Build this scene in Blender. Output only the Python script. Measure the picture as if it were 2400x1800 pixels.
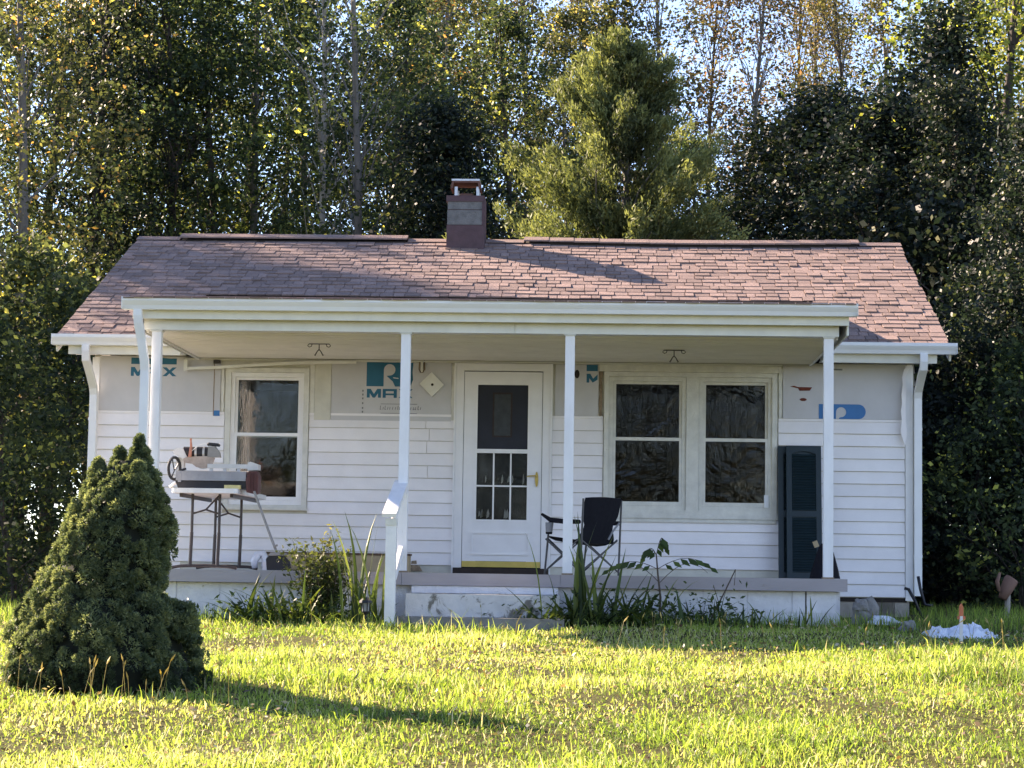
import bpy, bmesh, math
import numpy as np
from math import radians, pi, sin, cos, sqrt, atan2
from mathutils import Vector, Matrix

for o in list(bpy.data.objects):
    bpy.data.objects.remove(o, do_unlink=True)
SC = bpy.context.scene
COL = SC.collection

# ------------------------------------------------------------------ camera
cam = bpy.data.cameras.new('camera')
cam.sensor_width = 36.0
cam.lens = 36.0 * 5001.8 / 2400.0
cam.clip_start = 0.1
cam.clip_end = 1500
co = bpy.data.objects.new('camera', cam)
COL.objects.link(co)
_yaw, _pit, _rol = 0.0437, 0.08858, 0.01549
_f = Vector((-sin(_yaw) * cos(_pit), cos(_yaw) * cos(_pit), sin(_pit)))
_r = Vector((cos(_yaw), sin(_yaw), 0))
_u = _r.cross(_f)
_r2 = cos(_rol) * _r + sin(_rol) * _u
_u2 = -sin(_rol) * _r + cos(_rol) * _u
M = Matrix((_r2, _u2, -_f)).transposed().to_4x4()
M.translation = Vector((5.3502, -22.0961, 0.5255))
co.matrix_world = M
SC.camera = co

# ------------------------------------------------------------------ light
TO_SUN = Vector((-1.55, 0.93, 1.0)).normalized()
SUN_EL = math.asin(TO_SUN.z)
SUN_AZ = atan2(TO_SUN.x, TO_SUN.y)            # from +Y towards +X
world = bpy.data.worlds.new('World')
SC.world = world
world.use_nodes = True
wn = world.node_tree.nodes
bg = wn['Background']
sky = wn.new('ShaderNodeTexSky')
sky.sky_type = 'NISHITA'
sky.sun_disc = False
sky.sun_elevation = SUN_EL
sky.sun_rotation = SUN_AZ
sky.altitude = 2000
sky.air_density = 0.9
sky.dust_density = 0.0
sky.ozone_density = 4.0
world.node_tree.links.new(sky.outputs[0], bg.inputs[0])
bg.inputs[1].default_value = 0.12
sl = bpy.data.lights.new('sun', 'SUN')
sl.energy = 5.0
sl.angle = radians(0.55)
sl.color = (1.0, 0.95, 0.86)
so = bpy.data.objects.new('sun', sl)
COL.objects.link(so)
so.rotation_euler = (-TO_SUN).to_track_quat('-Z', 'Y').to_euler()
so.location = (-20, 12, 20)

SC.view_settings.view_transform = 'Standard'
SC.view_settings.look = 'None'
SC.view_settings.gamma = 1.0
SC.view_settings.exposure = 2.1
SC.view_settings.use_curve_mapping = False
SC.view_settings.use_white_balance = True          # the camera balanced for the open shade
SC.view_settings.white_balance_temperature = 8300
SC.view_settings.white_balance_tint = 21
SC.render.engine = 'CYCLES'
cy = SC.cycles
cy.max_bounces = 7
cy.diffuse_bounces = 4
cy.glossy_bounces = 3
cy.transmission_bounces = 5
cy.transparent_max_bounces = 8
cy.sample_clamp_indirect = 6.0
cy.use_denoising = True
try:
    cy.denoiser = 'OPENIMAGEDENOISE'
    cy.denoising_prefilter = 'ACCURATE'
except Exception:
    pass
cy.caustics_reflective = False
cy.caustics_refractive = False

# ------------------------------------------------------------------ materials
MAT = {}


def nt(name):
    m = bpy.data.materials.new(name)
    m.use_nodes = True
    n = m.node_tree.nodes
    l = m.node_tree.links
    b = n['Principled BSDF']
    MAT[name] = m
    return m, n, l, b


def mixc(n, l, fac, a, b, mode='MIX'):
    x = n.new('ShaderNodeMix')
    x.data_type = 'RGBA'
    x.blend_type = mode
    for sock, v in ((x.inputs[0], fac), (x.inputs[6], a), (x.inputs[7], b)):
        if isinstance(v, bpy.types.NodeSocket):
            l.new(v, sock)
        elif isinstance(v, (int, float)):
            sock.default_value = v
        else:
            sock.default_value = (*v[:3], 1)
    return x.outputs[2]


def noise(n, l, vec, scale, detail=4, rough=.6, dist=0):
    t = n.new('ShaderNodeTexNoise')
    t.inputs['Scale'].default_value = scale
    t.inputs['Detail'].default_value = detail
    t.inputs['Roughness'].default_value = rough
    t.inputs['Distortion'].default_value = dist
    l.new(vec, t.inputs['Vector'])
    return t.outputs[0]


def ramp(n, l, fac, stops):
    r = n.new('ShaderNodeValToRGB')
    e = r.color_ramp.elements
    while len(e) < len(stops):
        e.new(0.5)
    for q, (p, c) in zip(e, stops):
        q.position = p
        q.color = (*c, 1) if len(c) == 3 else c
    l.new(fac, r.inputs[0])
    return r.outputs[0]


def pmat(name, base, rough=.6, var=.12, scale=6, bump=0.0, bscale=40, metallic=0, spec=.4,
         wear=None, stretch=(1, 1, 1), rand=0.0, tone=0.0, second=None):
    """painted / plain surface with uneven colour, optional worn patches (colour, threshold, scale)"""
    m, n, l, b = nt(name)
    g = n.new('ShaderNodeNewGeometry')
    mp = n.new('ShaderNodeMapping')
    mp.inputs['Scale'].default_value = stretch
    l.new(g.outputs['Position'], mp.inputs[0])
    v = mp.outputs[0]
    f = noise(n, l, v, scale, 6, .62)
    fr = ramp(n, l, f, [(.3, (0, 0, 0)), (.7, (1, 1, 1))])
    lo = [c * (1 - var) for c in base]
    hi = [min(1, c * (1 + var)) for c in (second or base)]
    col = mixc(n, l, fr, lo, hi)
    if tone:
        a = n.new('ShaderNodeAttribute')
        a.attribute_name = 'tone'
        tr = ramp(n, l, a.outputs['Fac'], [(0, (1 - tone,) * 3), (1, (1 + tone,) * 3)])
        col = mixc(n, l, 1.0, col, tr, 'MULTIPLY')
    if rand:
        oi = n.new('ShaderNodeObjectInfo')
        rr = ramp(n, l, oi.outputs['Random'], [(0, (1 - rand,) * 3), (1, (1 + rand * .6,) * 3)])
        col = mixc(n, l, 1.0, col, rr, 'MULTIPLY')
    if wear:
        wc, th, ws = wear[:3]
        wv = noise(n, l, v, ws, 8, .7, .6)
        wf = ramp(n, l, wv, [(th, (0, 0, 0)), (min(.99, th + .06), (1, 1, 1))])
        col = mixc(n, l, wf, col, wc)
    l.new(col, b.inputs['Base Color'])
    b.inputs['Roughness'].default_value = rough
    b.inputs['Metallic'].default_value = metallic
    b.inputs['Specular IOR Level'].default_value = spec
    if bump:
        bv = noise(n, l, v, bscale, 5, .6)
        bp = n.new('ShaderNodeBump')
        bp.inputs['Strength'].default_value = bump
        bp.inputs['Distance'].default_value = .01
        l.new(bv, bp.inputs['Height'])
        l.new(bp.outputs[0], b.inputs['Normal'])
    return m


pmat('siding_vinyl', (.85, .815, .81), .48, .05, 3, .10, 60, rand=.05, wear=((.55, .52, .46), .70, 5))
pmat('white_trim', (.82, .81, .80), .5, .06, 5, .08, 50)
pmat('aged_trim', (.66, .645, .58), .6, .12, 9, .2, 50, wear=((.40, .34, .26), .66, 9))
pmat('white_metal', (.80, .81, .81), .38, .04, 4, 0, wear=((.55, .53, .48), .76, 8))
pmat('fascia_paint', (.74, .73, .66), .5, .07, 6, .06, 40, wear=((.45, .42, .33), .695, 12))
pmat('post_paint', (.80, .80, .81), .55, .07, 7, .2, 40, wear=((.50, .46, .42), .645, 12), stretch=(1, 1, .35))
pmat('rail_paint', (.80, .79, .78), .6, .07, 9, .2, 40, wear=((.46, .36, .30), .635, 14))
pmat('ceiling_panel', (.87, .85, .85), .55, .05, 4, .05, 40, rand=.04)
pmat('insulation', (.55, .54, .545), .55, .07, 2.5, .06, 25, wear=((.36, .34, .31), .74, 6))
pmat('board_bare', (.60, .58, .50), .65, .1, 6, .15, 40)
pmat('print_blue', (.010, .13, .22), .6, .10, 5)
pmat('print_sky_blue', (.025, .17, .40), .6, .08, 5)
pmat('print_grey', (.17, .18, .19), .7, .1, 5)
pmat('tear_red', (.17, .035, .02), .8, .3, 30)
pmat('torn_wood', (.25, .18, .12), .8, .4, 22, .4, 50)
pmat('hole_dark', (.03, .022, .018), .9, .4, 20)
pmat('shingle', (.255, .178, .155), .92, .22, 60, .7, 260, spec=.2, tone=.21, wear=((.25, .17, .155), .66, 2.2))
pmat('roof_felt', (.07, .05, .05), .95, .2, 20)
pmat('deck_paint', (.36, .32, .325), .65, .1, 8, .25, 40, stretch=(.25, 1, 1), wear=((.24, .20, .17), .66, 9))
pmat('block_paint', (.72, .71, .73), .8, .10, 9, .7, 45, rand=.05, wear=((.36, .33, .29), .615, 6))
pmat('mortar', (.36, .35, .35), .9, .15, 12, .4, 60)
pmat('bare_block', (.34, .30, .25), .9, .16, 9, .5, 60, rand=.08)
pmat('step_concrete', (.62, .61, .60), .8, .1, 8, .5, 40, wear=((.19, .175, .15), .54, 4.0))
pmat('slab_concrete', (.22, .21, .19), .9, .2, 8, .5, 40)
pmat('chimney_paint', (.085, .05, .055), .75, .2, 8, .3, 50)
pmat('chimney_block', (.15, .155, .15), .92, .25, 12, .6, 60, wear=((.05, .045, .045), .62, 8), rand=.1)
pmat('rust_metal', (.13, .06, .045), .7, .3, 14, .2, 40)
pmat('galvanised', (.55, .55, .55), .35, .1, 9, metallic=.7)
pmat('dark_iron', (.035, .03, .03), .55, .2, 20)
pmat('table_leg', (.045, .035, .035), .4, .1, 20)
pmat('plastic_white', (.74, .73, .72), .42, .08, 8, wear=((.50, .42, .34), .64, 11))
pmat('saw_grey', (.30, .30, .32), .5, .15, 10, wear=((.44, .36, .30), .62, 13))
pmat('saw_light', (.58, .58, .58), .4, .12, 10, metallic=.2, wear=((.42, .35, .29), .62, 13))
pmat('saw_dust', (.42, .33, .28), .7, .25, 12, .2, 30)
pmat('saw_black', (.018, .018, .022), .45, .2, 14)
pmat('saw_red', (.10, .035, .032), .6, .2, 16)
pmat('saw_orange', (.55, .20, .12), .5, .2, 20)
pmat('sponge_yellow', (.66, .55, .25), .8, .1, 30, .4, 60)
pmat('black_fabric', (.008, .008, .012), .85, .2, 30, .2, 120, spec=.2)
pmat('grey_mesh', (.24, .24, .25), .8, .1, 60)
pmat('tube_grey', (.07, .07, .075), .4, .1, 10, metallic=.4)
pmat('black_plastic', (.012, .012, .016), .42, .2, 10)
pmat('handle_grey', (.26, .245, .23), .5, .1, 10)
pmat('carton', (.40, .30, .18), .8, .12, 7, .15, 30, stretch=(.4, 1, 1))
pmat('carton_dark', (.11, .06, .035), .8, .2, 8)
pmat('shutter_green', (.008, .023, .029), .45, .15, 8, .1, 40)
pmat('shutter_edge', (.010, .025, .016), .5, .15, 8)
pmat('door_white', (.80, .79, .785), .45, .04, 5, .04, 30, wear=((.52, .49, .44), .75, 6))
pmat('door_navy', (.010, .013, .024), .5, .2, 5)
pmat('door_lite', (.03, .034, .036), .3, .3, 14)
pmat('brass', (.55, .38, .10), .35, .15, 20, metallic=.6)
pmat('sweep_yellow', (.62, .45, .11), .5, .1, 12)
pmat('threshold', (.03, .018, .014), .7, .3, 14)
pmat('room_dark', (.028, .026, .026), .9, .2, 3)
pmat('curtain_white', (.66, .64, .66), .9, .08, 6)
pmat('blanket', (.045, .035, .03), .95, .4, 3)
pmat('lace', (.62, .61, .58), .9, .1, 20)
pmat('bark_dark', (.060, .048, .042), .9, .35, 9, .7, 40, stretch=(1, 1, .25))
pmat('bark_grey', (.15, .135, .12), .9, .3, 9, .6, 40, stretch=(1, 1, .25))
pmat('bark_pale', (.36, .32, .28), .85, .2, 9, .5, 40, stretch=(1, 1, .2))
pmat('stem_brown', (.085, .06, .045), .8, .2, 20)
pmat('plastic_sheet', (.62, .66, .72), .35, .1, 9, .5, 20)
pmat('grey_rubble', (.19, .18, .17), .9, .25, 9, .6, 40)
pmat('terracotta', (.22, .12, .09), .8, .15, 12, .2, 30)
pmat('stake_white', (.72, .70, .68), .6, .05, 12)
pmat('flag_orange', (.62, .17, .08), .6, .1, 12)
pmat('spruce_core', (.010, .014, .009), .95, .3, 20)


def leaf_mat(name, stops, trans=.45, rough=.5, spec=.25, hue=.03, tboost=1.55):
    m, n, l, b = nt(name)
    a = n.new('ShaderNodeAttribute')
    a.attribute_name = 'tone'
    col = ramp(n, l, a.outputs['Fac'], stops)
    oi = n.new('ShaderNodeObjectInfo')
    h = n.new('ShaderNodeHueSaturation')
    mr = n.new('ShaderNodeMapRange')
    mr.inputs[3].default_value = .5 - hue
    mr.inputs[4].default_value = .5 + hue
    l.new(oi.outputs['Random'], mr.inputs[0])
    l.new(mr.outputs[0], h.inputs['Hue'])
    l.new(col, h.inputs['Color'])
    mr2 = n.new('ShaderNodeMapRange')
    mr2.inputs[3].default_value = .85
    mr2.inputs[4].default_value = 1.12
    l.new(oi.outputs['Random'], mr2.inputs[0])
    l.new(mr2.outputs[0], h.inputs['Value'])
    l.new(h.outputs[0], b.inputs['Base Color'])
    b.inputs['Roughness'].default_value = rough
    b.inputs['Specular IOR Level'].default_value = spec
    t = n.new('ShaderNodeBsdfTranslucent')
    tc = mixc(n, l, 1.0, h.outputs[0], (tboost, tboost, tboost * .62), 'MULTIPLY')
    l.new(tc, t.inputs[0])
    mx = n.new('ShaderNodeMixShader')
    mx.inputs[0].default_value = trans
    l.new(b.outputs[0], mx.inputs[1])
    l.new(t.outputs[0], mx.inputs[2])
    l.new(mx.outputs[0], n['Material Output'].inputs[0])
    return m


leaf_mat('leaf_green', [(0, (.022, .038, .024)), (.55, (.060, .090, .042)), (.9, (.18, .22, .07)), (1, (.50, .52, .13))], trans=.48)
leaf_mat('leaf_olive', [(0, (.028, .040, .026)), (.5, (.076, .098, .046)), (.85, (.21, .23, .085)), (1, (.55, .50, .15))], trans=.48)
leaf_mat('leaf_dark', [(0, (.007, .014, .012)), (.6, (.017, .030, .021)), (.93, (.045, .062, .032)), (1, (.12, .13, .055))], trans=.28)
leaf_mat('leaf_autumn', [(0, (.03, .038, .02)), (.5, (.085, .095, .04)), (.8, (.26, .23, .08)), (1, (.44, .24, .09))])
leaf_mat('leaf_thin', [(0, (.06, .05, .035)), (.5, (.13, .11, .05)), (.8, (.20, .19, .06)), (1, (.30, .18, .08))])
leaf_mat('leaf_yellow', [(0, (.06, .075, .02)), (.5, (.17, .18, .04)), (1, (.42, .36, .08))])
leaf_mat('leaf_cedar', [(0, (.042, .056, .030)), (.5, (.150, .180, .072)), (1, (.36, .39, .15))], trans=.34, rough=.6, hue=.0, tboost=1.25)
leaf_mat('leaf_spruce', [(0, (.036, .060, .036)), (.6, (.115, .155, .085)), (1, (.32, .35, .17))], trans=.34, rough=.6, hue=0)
leaf_mat('leaf_strap', [(0, (.025, .045, .018)), (.6, (.055, .090, .025)), (1, (.16, .20, .045))], trans=.35, rough=.4, hue=.01)
leaf_mat('leaf_shrub', [(0, (.03, .05, .018)), (.6, (.08, .10, .03)), (1, (.30, .27, .07))], trans=.4, hue=.01)
leaf_mat('grass', [(0, (.11, .08, .05)), (.15, (.08, .14, .040)), (.5, (.265, .375, .065)), (.8, (.46, .49, .15)), (1, (.60, .53, .36))],
         trans=.46, rough=.55, hue=0, tboost=1.4)
leaf_mat('seed_head', [(0, (.20, .17, .06)), (1, (.48, .40, .20))], trans=.45, hue=0)
leaf_mat('litter', [(0, (.10, .05, .03)), (.5, (.30, .20, .10)), (1, (.62, .55, .42))], trans=.3, hue=0)


def glass_mat(name, tint, wob=0.0, wscale=8, refl=1.0, dist=3.0):
    m, n, l, b = nt(name)
    n.remove(b)
    tr = n.new('ShaderNodeBsdfTransparent')
    tr.inputs[0].default_value = (*tint, 1)
    gl = n.new('ShaderNodeBsdfGlossy')
    gl.inputs['Roughness'].default_value = .015
    gl.inputs[0].default_value = (refl, refl, refl, 1)
    fr = n.new('ShaderNodeFresnel')
    fr.inputs[0].default_value = 1.45
    ma = n.new('ShaderNodeMath')
    ma.operation = 'MULTIPLY_ADD'
    ma.inputs[1].default_value = 1.0
    ma.inputs[2].default_value = .0
    l.new(fr.outputs[0], ma.inputs[0])
    mx = n.new('ShaderNodeMixShader')
    l.new(ma.outputs[0], mx.inputs[0])
    l.new(tr.outputs[0], mx.inputs[1])
    l.new(gl.outputs[0], mx.inputs[2])
    l.new(mx.outputs[0], n['Material Output'].inputs[0])
    if wob:
        g = n.new('ShaderNodeNewGeometry')
        nv = noise(n, l, g.outputs['Position'], wscale, 3, .5, dist)
        bp = n.new('ShaderNodeBump')
        bp.inputs['Strength'].default_value = wob
        bp.inputs['Distance'].default_value = .02
        l.new(nv, bp.inputs['Height'])
        l.new(bp.outputs[0], gl.inputs['Normal'])
    return m


glass_mat('window_glass', (.80, .82, .82), .05, 5)
glass_mat('film_glass', (.30, .29, .28), .32, 2.2, refl=.95, dist=4)

# ground
m, n, l, b = nt('ground_soil')
g = n.new('ShaderNodeNewGeometry')
f1 = noise(n, l, g.outputs['Position'], 1.4, 6, .65)
f2 = noise(n, l, g.outputs['Position'], 26, 6, .7)
c1 = ramp(n, l, f1, [(.35, (.045, .050, .018)), (.65, (.085, .090, .026))])
c2 = ramp(n, l, f2, [(.35, (.030, .024, .014)), (.7, (.14, .12, .05))])
l.new(mixc(n, l, .5, c1, c2), b.inputs['Base Color'])
b.inputs['Roughness'].default_value = .95
b.inputs['Specular IOR Level'].default_value = .1
bp = n.new('ShaderNodeBump')
bp.inputs['Strength'].default_value = .6
bp.inputs['Distance'].default_value = .03
l.new(f2, bp.inputs['Height'])
l.new(bp.outputs[0], b.inputs['Normal'])

# ------------------------------------------------------------------ helpers


def tag(o, label=None, cat=None, group=None, kind=None):
    for k, v in (('label', label), ('category', cat), ('group', group), ('kind', kind)):
        if v:
            o[k] = v
    return o


def thing(name, label, cat, loc=(0, 0, 0), rz=0.0, group=None):
    o = bpy.data.objects.new(name, None)
    o.empty_display_size = .1
    COL.objects.link(o)
    o.location = loc
    o.rotation_euler = (0, 0, rz)
    return tag(o, label, cat, group)


def org(o):
    """world place of the thing that a part belongs to (parts carry no offset of their own)"""
    while o.parent:
        o = o.parent
    return Vector(o.location)


class MB:
    def __init__(s):
        s.v = []
        s.f = []
        s.t = []

    def add(s, verts, faces, tone=None):
        k = len(s.v)
        s.v += [tuple(p) for p in verts]
        s.f += [tuple(i + k for i in q) for q in faces]
        s.t += [.5 if tone is None else tone] * len(verts)
        return s

    def box(s, x0, x1, y0, y1, z0, z1, tone=None):
        return s.add([(x0, y0, z0), (x1, y0, z0), (x1, y1, z0), (x0, y1, z0), (x0, y0, z1), (x1, y0, z1), (x1, y1, z1), (x0, y1, z1)],
                     [(0, 3, 2, 1), (4, 5, 6, 7), (0, 1, 5, 4), (1, 2, 6, 5), (2, 3, 7, 6), (3, 0, 4, 7)], tone)

    def obox(s, c, ax, ay, az, hx, hy, hz, tone=None):
        c, ax, ay, az = Vector(c), Vector(ax).normalized(), Vector(ay).normalized(), Vector(az).normalized()
        P = [c + ax * hx * i + ay * hy * j + az * hz * k for k in (-1, 1) for i, j in ((-1, -1), (1, -1), (1, 1), (-1, 1))]
        return s.add(P, [(0, 3, 2, 1), (4, 5, 6, 7), (0, 1, 5, 4), (1, 2, 6, 5), (2, 3, 7, 6), (3, 0, 4, 7)], tone)

    def bar(s, a, b, w, h, up=(0, 0, 1)):
        a, b = Vector(a), Vector(b)
        d = (b - a)
        L = d.length
        d.normalize()
        side = d.cross(Vector(up))
        if side.length < 1e-4:
            side = d.cross(Vector((1, 0, 0)))
        side.normalize()
        u = side.cross(d)
        return s.obox((a + b) / 2, d, side, u, L / 2, w / 2, h / 2)

    def tube(s, pts, rad, n=6, cap=True, tone=None):
        pts = [Vector(p) for p in pts]
        if isinstance(rad, (int, float)):
            rad = [rad] * len(pts)
        V, F = [], []
        d0 = (pts[1] - pts[0]).normalized()
        ref = Vector((0, 0, 1)) if abs(d0.z) < .9 else Vector((1, 0, 0))
        a = d0.cross(ref).normalized()
        for i, p in enumerate(pts):
            if i == 0:
                d = pts[1] - pts[0]
            elif i == len(pts) - 1:
                d = pts[-1] - pts[-2]
            else:
                d = pts[i + 1] - pts[i - 1]
            d.normalize()
            a = (a - d * a.dot(d)).normalized()
            bb = d.cross(a)
            for k in range(n):
                t = 2 * pi * (k + .5) / n
                V.append(p + (a * cos(t) + bb * sin(t)) * rad[i])
        for i in range(len(pts) - 1):
            for k in range(n):
                k2 = (k + 1) % n
                F.append((i * n + k, i * n + k2, (i + 1) * n + k2, (i + 1) * n + k))
        if cap:
            F.append(tuple(range(n - 1, -1, -1)))
            F.append(tuple(range((len(pts) - 1) * n, len(pts) * n)))
        return s.add(V, F, tone)

    def prism(s, poly, axis, a0, a1):
        """poly of 2-D points extruded along axis ('x': poly is (y,z); 'y': (x,z); 'z': (x,y))"""
        def P(p, a):
            return (a, p[0], p[1]) if axis == 'x' else (p[0], a, p[1]) if axis == 'y' else (p[0], p[1], a)
        k = len(poly)
        V = [P(p, a0) for p in poly] + [P(p, a1) for p in poly]
        F = [(i, (i + 1) % k, k + (i + 1) % k, k + i) for i in range(k)]
        F += [tuple(range(k - 1, -1, -1)), tuple(range(k, 2 * k))]
        return s.add(V, F)

    def mesh(s, name, mat, off=Vector((0, 0, 0)), smooth=False):
        me = bpy.data.meshes.new(name)
        me.from_pydata([(p[0] - off.x, p[1] - off.y, p[2] - off.z) for p in s.v], [], s.f)
        bm = bmesh.new()
        bm.from_mesh(me)
        bmesh.ops.recalc_face_normals(bm, faces=bm.faces)
        bm.to_mesh(me)
        bm.free()
        at = me.attributes.new('tone', 'FLOAT', 'POINT')
        at.data.foreach_set('value', s.t)
        if mat:
            me.materials.append(MAT[mat])
        if smooth:
            me.polygons.foreach_set('use_smooth', [True] * len(me.polygons))
        return me

    def build(s, name, mat, parent=None, smooth=False, label=None):
        off = org(parent) if parent else Vector((0, 0, 0))
        o = bpy.data.objects.new(name, s.mesh(name, mat, off, smooth))
        COL.objects.link(o)
        if parent:
            o.parent = parent
        if label:
            o['label'] = label
        return o

    def local(s, name, mat, parent, smooth=False):
        """the verts are already in the thing's own frame"""
        o = bpy.data.objects.new(name, s.mesh(name, mat, smooth=smooth))
        COL.objects.link(o)
        o.parent = parent
        return o


def put(name, me, parent, loc, rot=None, scale=None):
    o = bpy.data.objects.new(name, me)
    COL.objects.link(o)
    o.parent = parent
    o.location = Vector(loc) - (org(parent) if parent else Vector((0, 0, 0)))
    if rot:
        o.rotation_euler = rot
    if scale:
        o.scale = scale
    return o


def cards(name, C, A, B, tone, mat):
    """many small leaf faces: centre C, half-length vectors A, half-width vectors B (numpy arrays)"""
    N = len(C)
    V = np.empty((N, 4, 3), np.float32)
    V[:, 0] = C - A
    V[:, 1] = C + B - A * .15
    V[:, 2] = C + A
    V[:, 3] = C - B - A * .15
    me = bpy.data.meshes.new(name)
    me.vertices.add(N * 4)
    me.vertices.foreach_set('co', V.reshape(-1))
    me.loops.add(N * 4)
    me.loops.foreach_set('vertex_index', np.arange(N * 4, dtype=np.int32))
    me.polygons.add(N)
    me.polygons.foreach_set('loop_start', np.arange(0, N * 4, 4, dtype=np.int32))
    me.polygons.foreach_set('loop_total', np.full(N, 4, np.int32))
    me.update(calc_edges=True)
    at = me.attributes.new('tone', 'FLOAT', 'POINT')
    at.data.foreach_set('value', np.repeat(np.clip(tone, 0, 1), 4).astype(np.float32))
    me.materials.append(MAT[mat])
    return me


def unit(a):
    return a / np.maximum(np.linalg.norm(a, axis=1, keepdims=True), 1e-6)


def leaves(name, C, size, aspect, rng, tone, mat, droop=.3, updir=None):
    N = len(C)
    a = unit(rng.normal(size=(N, 3)) * np.array([1, 1, .6]) + np.array([0, 0, -droop]))
    if updir is not None:
        a = unit(a * .6 + updir)
    r = unit(rng.normal(size=(N, 3)))
    b = unit(np.cross(a, r))
    s = size * (.45 + 1.1 * rng.random((N, 1)) ** 1.4)
    return cards(name, C, a * s * .5, b * s * .5 * aspect, tone, mat)


# ------------------------------------------------------------------ ground
GY = np.array([-300, -60, -40, -22, -16, -12, -9.4, -8, -6.5, -5, -3, 0, 6, 40, 300.])
GZ = np.array([-3.0, -2.2, -1.7, -1.0, -.70, -.45, -.21, -.13, -.08, -.03, .075, .10, .16, 1.0, 4.0])


def ground_z(x, y):
    x = np.asarray(x, float)
    y = np.asarray(y, float)
    s = 0
    for k, w in ((-.8, .25), (0, .5), (.8, .25)):
        s = s + w * np.interp(y + k, GY, GZ)
    near = np.exp(-((y + 2.5) / 5.0) ** 2)
    s = s + near * .010 * np.clip(x - 4.5, -4, 6)
    s = s + .014 * np.sin(x * 1.7 + y * .9) + .010 * np.sin(x * 3.1 - y * 2.3 + 1) + .012 * np.sin(y * 3.7 + x * .6)
    return s


xs = np.concatenate([np.linspace(-300, -20, 15), np.linspace(-16, 26, 170), np.linspace(30, 300, 15)])
ys = np.concatenate([np.linspace(-300, -26, 14), np.linspace(-24, 12, 150), np.linspace(14, 300, 20)])
XX, YY = np.meshgrid(xs, ys)
ZZ = ground_z(XX, YY)
nx, ny = len(xs), len(ys)
me = bpy.data.meshes.new('ground')
idx = np.arange(nx * ny).reshape(ny, nx)
q = np.stack([idx[:-1, :-1], idx[:-1, 1:], idx[1:, 1:], idx[1:, :-1]], -1).reshape(-1, 4)
me.from_pydata(np.stack([XX, YY, ZZ], -1).reshape(-1, 3).tolist(), [], q.tolist())
me.materials.append(MAT['ground_soil'])
me.polygons.foreach_set('use_smooth', [True] * len(me.polygons))
ground = bpy.data.objects.new('ground', me)
COL.objects.link(ground)
tag(ground, kind='structure')

# ------------------------------------------------------------------ house
XR = 8.53                 # right corner of the front wall (left corner at 0)
DEPTH = 6.7
EY, EZ = -0.35, 2.91      # main eave
RY, RZ = 3.356, 4.52      # ridge
SL = (RZ - EZ) / (RY - EY)
FLOOR = 0.52
PY = -2.65                # line of the porch posts
GYF, GZF = -2.93, 2.985   # porch eave
JY = 1.0
JZ = EZ + SL * (JY - EY)
house = thing('house', 'small white one storey house with brown shingle roof and open front porch', 'house', (4.26, 0, 0))
rng = np.random.default_rng(7)

# walls with real openings
OPEN = [(1.45, 2.23, 1.20, 2.58), (3.86, 4.74, FLOOR, 2.66), (5.40, 7.08, 1.19, 2.58)]
w = MB()
xe = [0.0]
for a, b_, c, d in OPEN:
    w.box(xe[-1], a, 0, .12, .30, 2.74)
    w.box(a, b_, 0, .12, .30, c)
    w.box(a, b_, 0, .12, d, 2.74)
    xe.append(b_)
w.box(xe[-1], XR, 0, .12, .30, 2.74)
front_wall = w.build('front_wall', 'board_bare', house)
w = MB()
for x0, x1, sgn in ((0, .12, -1), (XR - .12, XR, 1)):
    w.box(x0, x1, .121, DEPTH - .12, .30, 2.74)
    w.prism([(.121, 2.74), (DEPTH - .121, 2.74), (RY, RZ - .14)], 'x', x0, x1)
w.box(0, XR, DEPTH - .12, DEPTH, .30, 2.74)
w.box(.12, XR - .12, .121, DEPTH - .121, .42, .50)
side = w.build('side_walls', 'siding_vinyl', house)
w = MB()
w.box(.13, XR - .13, 3.2, 3.25, .51, 2.7)
w.box(.13, XR - .13, .13, DEPTH - .13, 2.66, 2.70)
w.build('room_partition', 'room_dark', house)
w = MB()
for k in range(19):                       # lapped siding of the two gable ends
    z = .338 + .1285 * k
    for x0, sgn in ((0, -1), (XR, 1)):
        w.add([(x0 + sgn * .016, 0, z), (x0 + sgn * .016, DEPTH, z), (x0 + sgn * .003, DEPTH, z + .128), (x0 + sgn * .003, 0, z + .128)], [(0, 1, 2, 3)])
tag(w.build('gable_siding', 'siding_vinyl', house), kind='stuff')


def siding_board(x0, x1, z, h=.1285):
    jit = float(rng.normal(0, .0012))
    b = MB()
    b.add([(x0, -.025 + jit, z + .006), (x1, -.025 + jit, z + .006), (x1, -.006, z + h), (x0, -.006, z + h),
           (x0, -.001, z + .006), (x1, -.001, z + .006), (x1, -.001, z + h), (x0, -.001, z + h)],
          [(0, 1, 2, 3), (4, 7, 6, 5), (0, 4, 5, 1), (3, 2, 6, 7), (0, 3, 7, 4), (1, 5, 6, 2)])
    b.build('siding_board', 'siding_vinyl', front_wall)


SEAM = [3.515, 3.50, 3.51, 3.49]
for k in range(14):
    z = .338 + .1285 * k
    sm = 3.505 + .012 * ((k * 37) % 5 - 2)
    seam = k in (13, 12, 11, 9)
    if z + .1285 < 1.13:
        secs = [(.055, 3.785), (4.81, 8.44)]
        if z < .5:
            secs = [(.055, .96), (7.50, 8.44)]
    else:
        secs = [(.055, 1.385)] + ([(2.275, sm), (sm + .005, 3.785)] if seam else [(2.275, 3.785)]) + [(4.81, 5.335), (7.145, 8.44)]
    for a, b_ in secs:
        siding_board(a, b_, z)
# finishing strip over the top course
for a, b_ in ((.055, 1.385), (2.275, 3.785), (4.81, 5.335), (7.145, 8.44)):
    MB().box(a, b_, -.016, -.001, 2.138, 2.162).build('finish_strip', 'siding_vinyl', front_wall)
for x0 in (-.02, 8.445):
    MB().box(x0, x0 + .075, -.03, -.0005, .31, 2.72).build('corner_post', 'white_trim', house)

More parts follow.
